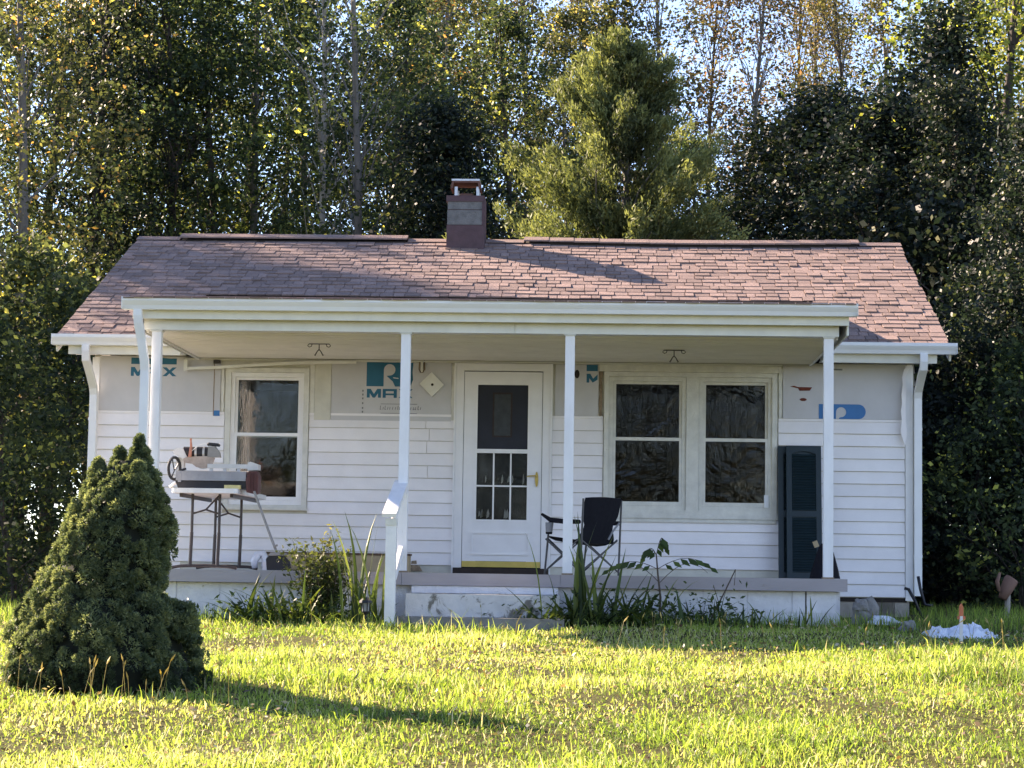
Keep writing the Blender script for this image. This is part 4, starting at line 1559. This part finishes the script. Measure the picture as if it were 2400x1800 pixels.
# twiggy shrub left of the step
x, y = 2.86, -3.1
z = float(ground_z(x, y))
t = thing('twiggy_shrub', 'twiggy shrub with yellow green tips left of the step rail', 'shrub', (x, y, z))
rr = np.random.default_rng(40)
b = MB()
tips = []
for k in range(34):
    az = rr.random() * 2 * pi
    L = rr.uniform(.45, .85)
    le = rr.uniform(.05, .75)
    p0 = Vector((x + rr.normal(0, .04), y + rr.normal(0, .03), z))
    p1 = p0 + Vector((cos(az) * sin(le), sin(az) * sin(le) * .6, cos(le))) * L * .6
    p2 = p1 + Vector((cos(az) * sin(le * .6) + rr.normal(0, .15), sin(az) * sin(le) * .5, 1)) * L * .38
    b.tube([p0, p1, p2], [.006, .004, .002], 4)
    for s in np.linspace(.35, 1, 9):
        q_ = p0.lerp(p1, s / .6) if s < .6 else p1.lerp(p2, (s - .6) / .4)
        for m_ in range(9):
            tips.append((q_.x + rr.normal(0, .035), q_.y + rr.normal(0, .03), q_.z + rr.normal(0, .03)))
b.build('twigs', 'stem_brown', t)
tips = np.array(tips)
ton = np.clip((tips[:, 2] - z - .25) / .75 + .25 * (tips[:, 0] - x) / .2 * .4 + rr.normal(0, .12, len(tips)), 0, 1)
me = leaves('foliage', tips - np.array([x, y, z]), .045, .42, rr, ton, 'leaf_shrub', .0)
o = bpy.data.objects.new('foliage', me)
COL.objects.link(o)
o.parent = t
# sumac-like seedling
x, y = 5.86, -3.0
z = float(ground_z(x, y))
t = thing('sumac_seedling', 'young sumac with arching feathery leaves in front of the double window', 'plant', (x, y, z))
b = MB()
top = Vector((x - .035, y, z + .62))
b.tube([(x, y, z - .05), (x + .005, y, z + .25), (x - .02, y, z + .45), top], [.011, .010, .008, .006], 6)
b.build('stem', 'stem_brown', t)
specs = [((x - .01, y, z + .38), -1, .40, .20, False), ((x, y, z + .38), 1, .42, .22, False), ((x - .03, y, z + .50), -1, .42, .10, True), ((x - .02, y, z + .50), 1, .46, .14, True), (tuple(top), .35, .22, .20, True), (tuple(top), -.5, .20, .10, True), ((x, y, z + .3), -.6, .3, .05, False)]
for (p0, sx, L, rise, leafy) in specs:
    p0 = Vector(p0)
    pts = [p0 + Vector((sx * L * s, -.05 * s, rise * sin(s * 2.1) - .10 * s * s)) for s in np.linspace(0, 1, 8)]
    b = MB()
    b.tube(pts, [.0045 - .0003 * i for i in range(8)], 4)
    b.build('leaf_stalk', 'stem_brown', t)
    if leafy:
        for i in range(1, 8):
            for sg_ in (-1, 1):
                b = MB()
                q_ = pts[i]
                d_ = Vector((sx * .75, sg_ * .45, -.55)).normalized()
                ll = .135 * (1 - .35 * abs(i - 4) / 4)
                sd_ = d_.cross(Vector((.1, sg_ * .9, .5))).normalized()
                b.add([q_, q_ + d_ * ll * .45 + sd_ * ll * .22, q_ + d_ * ll, q_ + d_ * ll * .45 - sd_ * ll * .22], [(0, 1, 2, 3)], .3 + .5 * rr.random())
                b.build('leaflet', 'leaf_strap', t)
# bare dry stalk
b = MB()
x, y = 6.28, -3.05
z = float(ground_z(x, y))
b.tube([(x, y, z), (x + .15, y, z + .30), (x + .245, y, z + .50), (x + .235, y, z + .36)], [.008, .007, .006, .004], 5)
b.tube([(x + .1, y, z + .2), (x + .05, y, z + .36)], .004, 4)
tag(b.build('dry_stalk', 'stem_brown'), 'bent dry brown stalk standing right of the sumac seedling', 'plant')

# ------------------------------------------------------------------ grass


def blades(name, XY, length, lean, width, tone, seed, mat='grass'):
    rg = np.random.default_rng(seed)
    N = len(XY)
    z = ground_z(XY[:, 0], XY[:, 1])
    az = rg.random(N) * 2 * pi
    face = rg.random(N) * 2 * pi
    base = np.stack([XY[:, 0], XY[:, 1], z - .006], -1)
    d1 = np.stack([np.cos(az) * np.sin(lean * .5), np.sin(az) * np.sin(lean * .5), np.cos(lean * .5)], -1)
    d2 = np.stack([np.cos(az) * np.sin(lean * 1.4), np.sin(az) * np.sin(lean * 1.4), np.cos(lean * 1.4)], -1)
    sd_ = np.stack([np.cos(face), np.sin(face), 0 * face], -1) * (width * .5)[:, None]
    L = length[:, None]
    p1 = base + d1 * L * .55
    p2 = p1 + d2 * L * .45
    V = np.empty((N, 5, 3), np.float32)
    V[:, 0] = base + sd_
    V[:, 1] = base - sd_
    V[:, 2] = p1 - sd_ * .85
    V[:, 3] = p1 + sd_ * .85
    V[:, 4] = p2
    me = bpy.data.meshes.new(name)
    me.vertices.add(N * 5)
    me.vertices.foreach_set('co', V.reshape(-1))
    li = (np.arange(N)[:, None] * 5 + np.array([0, 1, 2, 3, 3, 2, 4])[None]).reshape(-1)
    me.loops.add(N * 7)
    me.loops.foreach_set('vertex_index', li.astype(np.int32))
    me.polygons.add(N * 2)
    st = (np.arange(N)[:, None] * 7 + np.array([0, 4])[None]).reshape(-1)
    me.polygons.foreach_set('loop_start', st.astype(np.int32))
    me.polygons.foreach_set('loop_total', np.tile(np.array([4, 3], np.int32), N))
    me.update(calc_edges=True)
    at = me.attributes.new('tone', 'FLOAT', 'POINT')
    at.data.foreach_set('value', np.repeat(np.clip(tone, 0, 1), 5).astype(np.float32))
    me.materials.append(MAT[mat])
    o = bpy.data.objects.new(name, me)
    COL.objects.link(o)
    return o


_VG = np.random.default_rng(99).random((9, 64, 64)) * 2 - 1


def vnoise(x, y, s, ph):
    """smooth random patches, about 1/s metres across, from -1 to 1"""
    g = _VG[int(ph * 7) % 9]
    u_, v_ = np.asarray(x) * s * .55 + ph * 13.7 + 500, np.asarray(y) * s * .55 + ph * 5.3 + 500
    i, j = np.floor(u_).astype(int), np.floor(v_).astype(int)
    a_, b_ = u_ - i, v_ - j
    a_, b_ = a_ * a_ * (3 - 2 * a_), b_ * b_ * (3 - 2 * b_)
    i0, i1, j0, j1 = i % 64, (i + 1) % 64, j % 64, (j + 1) % 64
    return (g[i0, j0] * (1 - a_) + g[i1, j0] * a_) * (1 - b_) + (g[i0, j1] * (1 - a_) + g[i1, j1] * a_) * b_


rg = np.random.default_rng(50)
# lawn: more blades where the lawn is nearest
N = 330000
yv = -13.2 + 12.0 * rg.random(N) ** 1.25
half = (yv + 22.1) * .30 + 1.8
xv = 5.35 - .044 * (yv + 22.1) + (rg.random(N) * 2 - 1) * half
inside = (yv > -2.66) & (xv > .98) & (xv < 7.5)
step_in = (yv > -3.45) & (xv > 3.53) & (xv < 5.04)
keep = ~(inside | step_in)
dd = np.hypot(xv - BX, yv - BY)
keep &= ~(dd < .55)
pn = vnoise(xv, yv, 1.1, 2.0) * .5 + vnoise(xv, yv, 3.3, .7) * .5
bare = vnoise(xv, yv, 2.3, 5.1) * .6 + vnoise(xv, yv, 6.5, 2.2) * .4
keep &= rg.random(N) < np.clip(.85 + .6 * pn - 1.6 * np.clip(bare - .22, 0, 1), .10, 1)
xv, yv, pn = xv[keep], yv[keep], pn[keep]
n_ = len(xv)
length = (.022 + .034 * rg.random(n_)) * (1 + .8 * pn) * (1 + 1.3 * (rg.random(n_) < .05)) * (1 + .9 * np.clip(vnoise(xv, yv, 1.6, 6.0) - .35, 0, 1) * 2)
tone = .50 + .26 * vnoise(xv, yv, .9, 4.0) + .18 * vnoise(xv, yv, 4.0, 1.0) + .10 * vnoise(xv, yv, 11.0, 3.0) + rg.normal(0, .15, n_)
dry = rg.random(n_) < (.12 + .30 * np.clip(-pn, 0, 1))
tone[dry] = rg.choice([.03, .95, 1.0], dry.sum())
tag(blades('lawn_grass', np.stack([xv, yv], -1), length, np.abs(rg.normal(.85, .42, n_)), .0050 + .0032 * rg.random(n_) + .0002 * (yv + 13), tone, 51), 'short sunlit yellow green lawn grass', 'grass', kind='stuff')
# longer grass along the porch, at the lawn's shade edge and right of the house
pts = []
for k in range(5200):
    x = rg.uniform(-1.5, 12.5)
    y = -3.0 + rg.normal(0, .28)
    pts.append((x, y))
for k in range(5200):
    pts.append((rg.uniform(7.6, 13), rg.uniform(-3.5, 3.5)))
for k in range(2500):
    pts.append((rg.uniform(-3.5, .9), rg.uniform(-5, 3)))
pts = np.array(pts)
kp = ~((pts[:, 1] > -2.66) & (pts[:, 0] > .0) & (pts[:, 0] < 8.55)) & ~((pts[:, 1] > -3.45) & (pts[:, 0] > 3.53) & (pts[:, 0] < 5.04))
kp &= np.hypot(pts[:, 0] - BX, pts[:, 1] - BY) > .6
pts = pts[kp]
n_ = len(pts)
tag(blades('tall_grass', pts, rg.uniform(.08, .20, n_) * np.where(pts[:, 1] < -3.4, .7, 1), np.abs(rg.normal(.4, .3, n_)), rg.uniform(.005, .009, n_), np.clip(rg.normal(.30, .15, n_), 0, 1), 52), 'longer rough grass along the porch and house', 'grass', kind='stuff')
# broad-leaved weeds and clover lying flat in the lawn
N = 15000
yv = -13 + 9.5 * rg.random(N) ** 1.1
xv = 5.0 + (rg.random(N) * 2 - 1) * ((yv + 22.1) * .28 + 1.2)
kp = (rg.random(N) < np.clip(.35 + .9 * vnoise(xv, yv, 2.0, 3.1), .05, 1)) & (np.hypot(xv - BX, yv - BY) > .6)
xv, yv = xv[kp], yv[kp]
N = len(xv)
C = np.stack([xv, yv, ground_z(xv, yv) + rg.uniform(.012, .04, N)], -1)
A = unit(rg.normal(size=(N, 3)) * np.array([1, 1, .35])) * rg.uniform(.008, .021, (N, 1))
B = unit(np.cross(A, rg.normal(size=(N, 3)) * .45 + np.array([0, 0, 1]))) * rg.uniform(.006, .013, (N, 1))
o = bpy.data.objects.new('lawn_weeds', cards('lawn_weeds', C, A, B, np.clip(rg.normal(.35, .22, N), 0, 1), 'grass'))
COL.objects.link(o)
tag(o, 'small broad leaved weeds growing flat in the lawn', 'weeds', kind='stuff')
# seed stalks
b = MB()
for k in range(230):
    w_ = rg.random()
    if w_ < .45:
        x, y = rg.uniform(5.2, 11.5), rg.normal(-5.35, .25)
    elif w_ < .72:
        x, y = rg.uniform(1.0, 5.0), rg.normal(-9.95, .2)
    else:
        x, y = rg.uniform(1.5, 9), rg.uniform(-11, -4)
    if np.hypot(x - BX, y - BY) < .8:
        y = -10.1
    z = float(ground_z(x, y))
    L = rg.uniform(.11, .24)
    dx, dy = rg.normal(0, .03), rg.normal(0, .03)
    p1 = Vector((x + dx, y + dy, z + L))
    b.tube([(x, y, z), p1], [.0018, .0014], 3, False, .2)
    p2 = p1 + Vector((dx * .6, dy * .6, rg.uniform(.025, .05)))
    b.tube([p1, p1.lerp(p2, .4), p2], [.002, .0060, .001], 4, False, float(rg.random()))
tag(b.build('seed_stalks', 'seed_head'), 'pale seed stalks standing above the lawn', 'grass', kind='stuff')
# fallen leaves and clover flecks
N = 3200
yv = rg.uniform(-12.8, -3.5, N)
xv = 5.0 + (rg.random(N) * 2 - 1) * ((yv + 22.1) * .28 + 1)
zz = ground_z(xv, yv) + rg.uniform(.02, .065, N)
C = np.stack([xv, yv, zz], -1)
A = unit(rg.normal(size=(N, 3)) * np.array([1, 1, .35])) * rg.uniform(.008, .024, (N, 1))
B = unit(np.cross(A, rg.normal(size=(N, 3)) * .5 + np.array([0, 0, 1]))) * rg.uniform(.006, .016, (N, 1))
o = bpy.data.objects.new('fallen_leaves', cards('fallen_leaves', C, A, B, rg.random(N), 'litter'))
COL.objects.link(o)
tag(o, 'small fallen leaves scattered in the lawn', 'leaves', kind='stuff')

# ------------------------------------------------------------------ trees


def trunk_mesh(name, H, r0, mat, limbs, bend, seed, fork=None):
    rr = np.random.default_rng(seed)
    b = MB()
    P, R = [], []
    for i in range(9):
        s = i / 8
        P.append(Vector((bend[0] * s * s + .10 * sin(s * 7 + seed), bend[1] * s * s + .08 * sin(s * 6 + 2 * seed), H * s - .3)))
        R.append(r0 * (1 - .88 * s) + .008 + (.35 * r0 * max(0, .08 - s) / .08))
    b.tube(P, R, 8)
    for (c, s0) in limbs:
        i = min(7, int(s0 * 8))
        p0 = P[i].lerp(P[i + 1], s0 * 8 - i)
        c = Vector(c)
        mid = p0.lerp(c, .5) + Vector((rr.normal(0, .12), rr.normal(0, .12), rr.normal(.1, .1)))
        r1 = max(.012, r0 * .30 * (1 - s0 * .6))
        b.tube([p0, mid, c], [r1, r1 * .6, .006], 5, False)
    return b.mesh(name, mat, smooth=True)


def broad(name, H, R, zlo, ncl, nlf, cr_, size, mat, bark, seed, flat_=.55, r0=.13, prof_pow=.7, limbs_n=40, tone0=.35, asp=.6, inner=.0, bend=None):
    rr = np.random.default_rng(seed)
    bend = bend if bend is not None else (rr.normal(0, .3), rr.normal(0, .3))
    t_ = zlo + (1 - zlo) * rr.random(ncl) ** .9
    u_ = (t_ - zlo) / (1 - zlo)
    Rp = R * np.maximum(.12, np.sin(pi * np.clip(u_ * .92 + .05, 0, 1) ** prof_pow)) * (.75 + .5 * rr.random(ncl))
    az = rr.random(ncl) * 2 * pi
    rad = Rp * (inner + (1 - inner) * rr.random(ncl) ** .5)
    CC = np.stack([rad * np.cos(az) + bend[0] * t_ ** 2, rad * np.sin(az) + bend[1] * t_ ** 2, t_ * H], -1)
    per = max(1, nlf // ncl)
    cs = cr_ * (.6 + .8 * rr.random(ncl))
    nsub = 7
    sub = rr.normal(size=(ncl, nsub, 3)) * np.array([1, 1, flat_])
    which = rr.integers(0, nsub, (ncl, per))
    off = np.take_along_axis(sub, which[..., None].repeat(3, -1), 1) * .85 + rr.normal(size=(ncl, per, 3)) * .36
    L = CC[:, None] + off * cs[:, None, None] * .62
    ct = rr.normal(0, .16, ncl)
    tone = tone0 + ct[:, None] + .5 * np.take_along_axis(rr.normal(0, .2, (ncl, nsub)), which, 1) + rr.normal(0, .13, (ncl, per)) + .12 * off[..., 2]
    bright = rr.random((ncl, per)) < .06
    tone = np.where(bright, 1.0, tone)
    crown = leaves(name + '_crown', L.reshape(-1, 3), size, asp, rr, tone.reshape(-1), mat, .35)
    pick = rr.choice(ncl, min(limbs_n, ncl), replace=False)
    limbs = [(CC[i], float(np.clip(t_[i] - .08 - .25 * rad[i] / H, .08, .93))) for i in pick]
    tm = trunk_mesh(name + '_trunk', H * 1.0, r0, bark, limbs, bend, seed)
    return tm, crown


def cedar(name, H, R, seed):
    rr = np.random.default_rng(seed)
    C, A, B, T = [], [], [], []
    limbs = []
    nb = 330
    for k in range(nb):
        s = rr.random() ** 1.1
        z0 = H * (.04 + .90 * s)
        az = rr.random() * 2 * pi
        Lb = R * ((1 - s) ** .70) * rr.uniform(.42, 1.15) + .15
        up = .28 + .55 * s + rr.normal(0, .10)
        dirv = np.array([cos(az) * cos(up), sin(az) * cos(up), sin(up)])
        end = np.array([0, 0, z0]) + dirv * Lb
        if k % 4 == 0:
            limbs.append((end * .85 + np.array([0, 0, z0]) * .15, float(np.clip(z0 / H, .05, .93))))
        bt = rr.normal(0, .13)
        ns = int(45 + 120 * Lb / R)
        for m_ in range(ns):
            f_ = .18 + .82 * rr.random() ** .75
            pos = np.array([0, 0, z0]) + dirv * Lb * f_ + rr.normal(0, .030 + .034 * Lb * (1.25 - f_), 3) * np.array([1, 1, .55])
            for w_ in range(6):
                d_ = dirv * .8 + np.array([0, 0, .35]) + rr.normal(0, .55, 3)
                d_ /= np.linalg.norm(d_)
                p_ = pos + rr.normal(0, .045, 3)
                C.append(p_)
                A.append(d_ * rr.uniform(.026, .060))
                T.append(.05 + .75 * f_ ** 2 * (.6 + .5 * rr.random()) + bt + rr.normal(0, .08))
    C, A, T = np.array(C), np.array(A), np.array(T)
    B = unit(np.cross(A, rr.normal(size=A.shape))) * rr.uniform(.008, .018, (len(A), 1))
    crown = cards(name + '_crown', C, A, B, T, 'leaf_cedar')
    return trunk_mesh(name + '_trunk', H * .97, .14, 'bark_grey', limbs, (0, 0), seed), crown


V_ = {}
V_['broad_a'] = broad('broad_a', 12, 2.7, .16, 300, 26000, .46, .088, 'leaf_green', 'bark_dark', 1)
V_['broad_b'] = broad('broad_b', 12.5, 2.5, .14, 280, 25000, .46, .086, 'leaf_olive', 'bark_grey', 2)
V_['layer'] = broad('layer', 13, 2.5, .10, 340, 30000, .52, .084, 'leaf_green', 'bark_dark', 3, flat_=.22, r0=.13, prof_pow=.55, bend=(-.45, .2), limbs_n=70)
V_['dense'] = broad('dense', 9.5, 2.5, .01, 430, 42000, .50, .092, 'leaf_dark', 'bark_dark', 4, flat_=.6, r0=.14, prof_pow=.62)
V_['dense_b'] = broad('dense_b', 10.5, 2.6, .01, 430, 42000, .52, .090, 'leaf_dark', 'bark_dark', 14, flat_=.5, r0=.14, prof_pow=.55)
V_['sparse'] = broad('sparse', 15, 1.9, .40, 150, 10000, .50, .085, 'leaf_thin', 'bark_grey', 5, r0=.10, limbs_n=70)
V_['sparse_b'] = broad('sparse_b', 15.5, 1.7, .36, 140, 9500, .55, .085, 'leaf_thin', 'bark_dark', 6, r0=.09, limbs_n=70)
V_['shrub'] = broad('shrub', 4.2, 2.0, .0, 190, 13000, .40, .085, 'leaf_dark', 'bark_dark', 8, flat_=.6, r0=.05, prof_pow=.5, limbs_n=20)
V_['cedar'] = cedar('cedar', 8.9, 3.75, 9)


def tree(var, x, y, label, scale=1.0, rz=0.0, mat=None, group=None, name='tree', bark=None, zs=None, cat='tree'):
    tm, cm = V_[var]
    t = thing(name, label, cat, (x, y, float(ground_z(x, y)) - .05), rz, group)
    t.scale = (scale, scale, zs or scale)
    for nm, me_, mt in (('trunk', tm, bark), ('crown', cm, mat)):
        o = bpy.data.objects.new(nm, me_)
        COL.objects.link(o)
        o.parent = t
        if mt:
            o.material_slots[0].link = 'OBJECT'
            o.material_slots[0].material = MAT[mt]
    return t


def X(px, y):
    return 5.35 + (px - 1419) * (y + 22.1) / 5002


# named trees behind the house, left to right
tree('layer', X(392, 18), 18, 'tall dark tree with bare leaning trunk above the left end of the roof', 1.0, .2, None, name='woodland_tree')
tree('layer', X(200, 18), 18, 'slim straight dark trunk with layered branches at the left of the photo', 1.0, 2.3, 'leaf_dark', name='woodland_tree')
tree('broad_a', X(585, 19.5), 19.5, 'thick forked grey trunk rising behind the left ridge vent', 1.08, 1.0, bark='bark_grey', name='woodland_tree')
tree('sparse', X(820, 15), 15, 'straight pale trunk rising just right of the left ridge vent', .98, .5, 'leaf_green', name='woodland_tree')
tree('sparse_b', X(766, 16.5), 16.5, 'thin pale curved trunk left of the straight one', .95, 2.0, 'leaf_olive', bark='bark_pale', name='woodland_tree')
tree('broad_b', X(15, 11), 11, 'tree with orange and yellow autumn leaves at the top left corner', .98, 4.0, 'leaf_autumn', name='autumn_tree')
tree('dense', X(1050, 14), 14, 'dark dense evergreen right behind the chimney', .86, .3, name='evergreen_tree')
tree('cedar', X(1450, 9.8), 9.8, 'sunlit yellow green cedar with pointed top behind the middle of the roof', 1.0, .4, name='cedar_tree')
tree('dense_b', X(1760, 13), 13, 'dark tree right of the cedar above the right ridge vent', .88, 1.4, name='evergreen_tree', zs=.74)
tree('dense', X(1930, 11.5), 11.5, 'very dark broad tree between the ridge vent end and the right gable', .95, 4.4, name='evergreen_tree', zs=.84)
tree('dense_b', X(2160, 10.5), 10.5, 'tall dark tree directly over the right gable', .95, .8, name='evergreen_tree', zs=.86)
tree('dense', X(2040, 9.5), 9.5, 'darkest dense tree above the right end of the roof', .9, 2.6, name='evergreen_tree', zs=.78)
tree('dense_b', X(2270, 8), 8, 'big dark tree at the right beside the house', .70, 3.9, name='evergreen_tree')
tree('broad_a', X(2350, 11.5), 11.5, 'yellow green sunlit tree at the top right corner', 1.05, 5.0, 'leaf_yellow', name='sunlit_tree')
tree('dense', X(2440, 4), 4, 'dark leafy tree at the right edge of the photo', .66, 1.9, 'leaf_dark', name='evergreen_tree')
G1 = 'woodland behind the house'
for i, (px, y, var, sc, mt) in enumerate([(90, 20, 'broad_a', 1.1, 'leaf_olive'), (330, 22, 'broad_b', 1.1, None), (480, 19, 'broad_a', 1.0, None), (700, 21, 'broad_b', 1.0, 'leaf_green'), (900, 18, 'broad_a', .95, 'leaf_olive'), (1010, 23, 'broad_b', 1.1, 'leaf_autumn'),
                                          (1200, 20, 'broad_a', .95, None), (1330, 24, 'broad_b', 1.0, 'leaf_olive'), (250, 28, 'broad_a', 1.25, None), (560, 29, 'broad_b', 1.3, 'leaf_olive'), (930, 30, 'broad_b', 1.25, 'leaf_olive'), (30, 27, 'broad_b', 1.25, None), (1420, 27, 'broad_a', 1.1, 'leaf_olive'), (1110, 31, 'broad_b', 1.2, None), 
                                          (1620, 19, 'broad_a', .72, None), (1920, 21, 'broad_b', .72, None), (2180, 20, 'broad_a', .80, 'leaf_olive'), (2450, 20, 'broad_b', 1.0, 'leaf_yellow')]):
    tree(var, X(px, y), y, 'leafy tree in the wood behind the house, one of many alike', sc, i * 1.37, mt, G1, 'woodland_tree')
G2 = 'thin trees against the sky'
for i, (px, y, var, sc) in enumerate([(1240, 27, 'sparse', 1.05), (1390, 28, 'sparse_b', 1.0), (1545, 26, 'sparse', 1.0), (1655, 29, 'sparse_b', 1.0), (1745, 24, 'sparse', .95), (1850, 30, 'sparse_b', 1.0), (1930, 27, 'sparse', .9), (2000, 25, 'sparse_b', .9), (2090, 29, 'sparse', .95), (2230, 30, 'sparse_b', 1.0), (950, 28, 'sparse', 1.05), (640, 26, 'sparse_b', 1.0)]):
    tree(var, X(px, y), y, 'thin half bare tree standing against the sky behind the wood', sc, i * 2.1, None, G2, 'slender_tree')
# shrubs either side of the house
for px, y, sc, rz, mt, lb in ((30, 3, .80, 0, 'leaf_green', 'dark shrub at the left edge of the photo'), (165, 7, 1.0, 1, 'leaf_green', 'leafy shrub behind the left corner of the house'), (-40, 8, 1.15, 2, 'leaf_olive', 'tall shrub at the far left behind the others'),
                              (2250, 4.5, .95, 3, None, 'dark shrub right beside the right corner of the house'), (2400, 2.6, .75, 4, 'leaf_green', 'low shrub behind the clay pipe at the right edge'), (2330, 6.5, 1.3, 5, None, 'tall shrub at the right between the dark trees'), (2170, 9, 1.2, 2.2, None, 'shrub deep in shade behind the right side of the house')):
    tree('shrub', X(px, y), y, lb, sc, rz, mt, None, 'shrub', cat='shrub')
# trees left of the view that shade the left half of the roof
G3 = 'trees left of the yard'
for i, (x, y, var, sc) in enumerate([(-8.6, 6.6, 'broad_a', 1.06), (-11.0, 9.0, 'broad_b', 1.05), (-7.2, 8.6, 'layer', .80), (-13.5, 10.5, 'broad_a', 1.2)]):
    tree(var, x, y, 'tall tree to the left of the yard casting its shade on the roof', sc, i * 1.9, None, G3, 'woodland_tree')
# the wood goes on to either side of the view
G5 = 'wood beyond the edges of the view'
for i, (x, y, var, sc) in enumerate([(13.4, 6.5, 'dense', .9), (15.5, 9.5, 'dense_b', .95), (13.2, 14, 'broad_a', 1.0), (17.5, 13, 'broad_b', 1.0), (20, 9, 'dense', 1.0), (15.5, 19, 'broad_a', 1.1), (20, 20, 'broad_b', 1.1),
                                     (-9.5, 15, 'broad_a', 1.0), (-12.5, 19, 'broad_b', 1.1), (-8.5, 21, 'layer', 1.0), (-16.5, 16, 'dense_b', 1.1), (-6.5, 12.5, 'shrub', 1.1), (-10, 12, 'shrub', 1.2), (12.6, 3.2, 'shrub', .9), (15.2, 5.0, 'shrub', 1.1), (18, 6.0, 'shrub', 1.2)]):
    tree(var, x, y, 'tree of the wood just beyond the side edges of the photo', sc, i * 1.7, None, G5, 'woodland_tree')
# trees across the yard, seen mirrored in the windows
G4 = 'trees across the yard'
for i, (x, y, var, sc) in enumerate([(-14, -47, 'broad_a', 1.1), (-8, -44, 'broad_b', 1.1), (-3.5, -48, 'broad_b', 1.15), (2, -45, 'dense', 1.2), (7, -49, 'broad_a', 1.2), (12, -46, 'broad_b', 1.1), (17, -44, 'dense_b', 1.1), (23, -48, 'broad_a', 1.2), (-17, -56, 'broad_b', 1.3), (-11, -57, 'dense', 1.5), (-5, -56, 'broad_a', 1.3), (0, -57, 'broad_b', 1.3), (5, -55, 'dense_b', 1.4), (10, -57, 'broad_a', 1.3), (15, -56, 'broad_b', 1.3), (20, -57, 'dense', 1.5), (-12, -50, 'shrub', 1.5), (-6, -51, 'shrub', 1.6), (-1, -50, 'shrub', 1.5), (4, -51, 'shrub', 1.6), (9, -50, 'shrub', 1.5), (14, -51, 'shrub', 1.6), (20, -50, 'shrub', 1.5)]):
    tree(var, x, y, 'tree across the yard mirrored in the window glass', sc, i * 1.2, None, G4, 'woodland_tree')
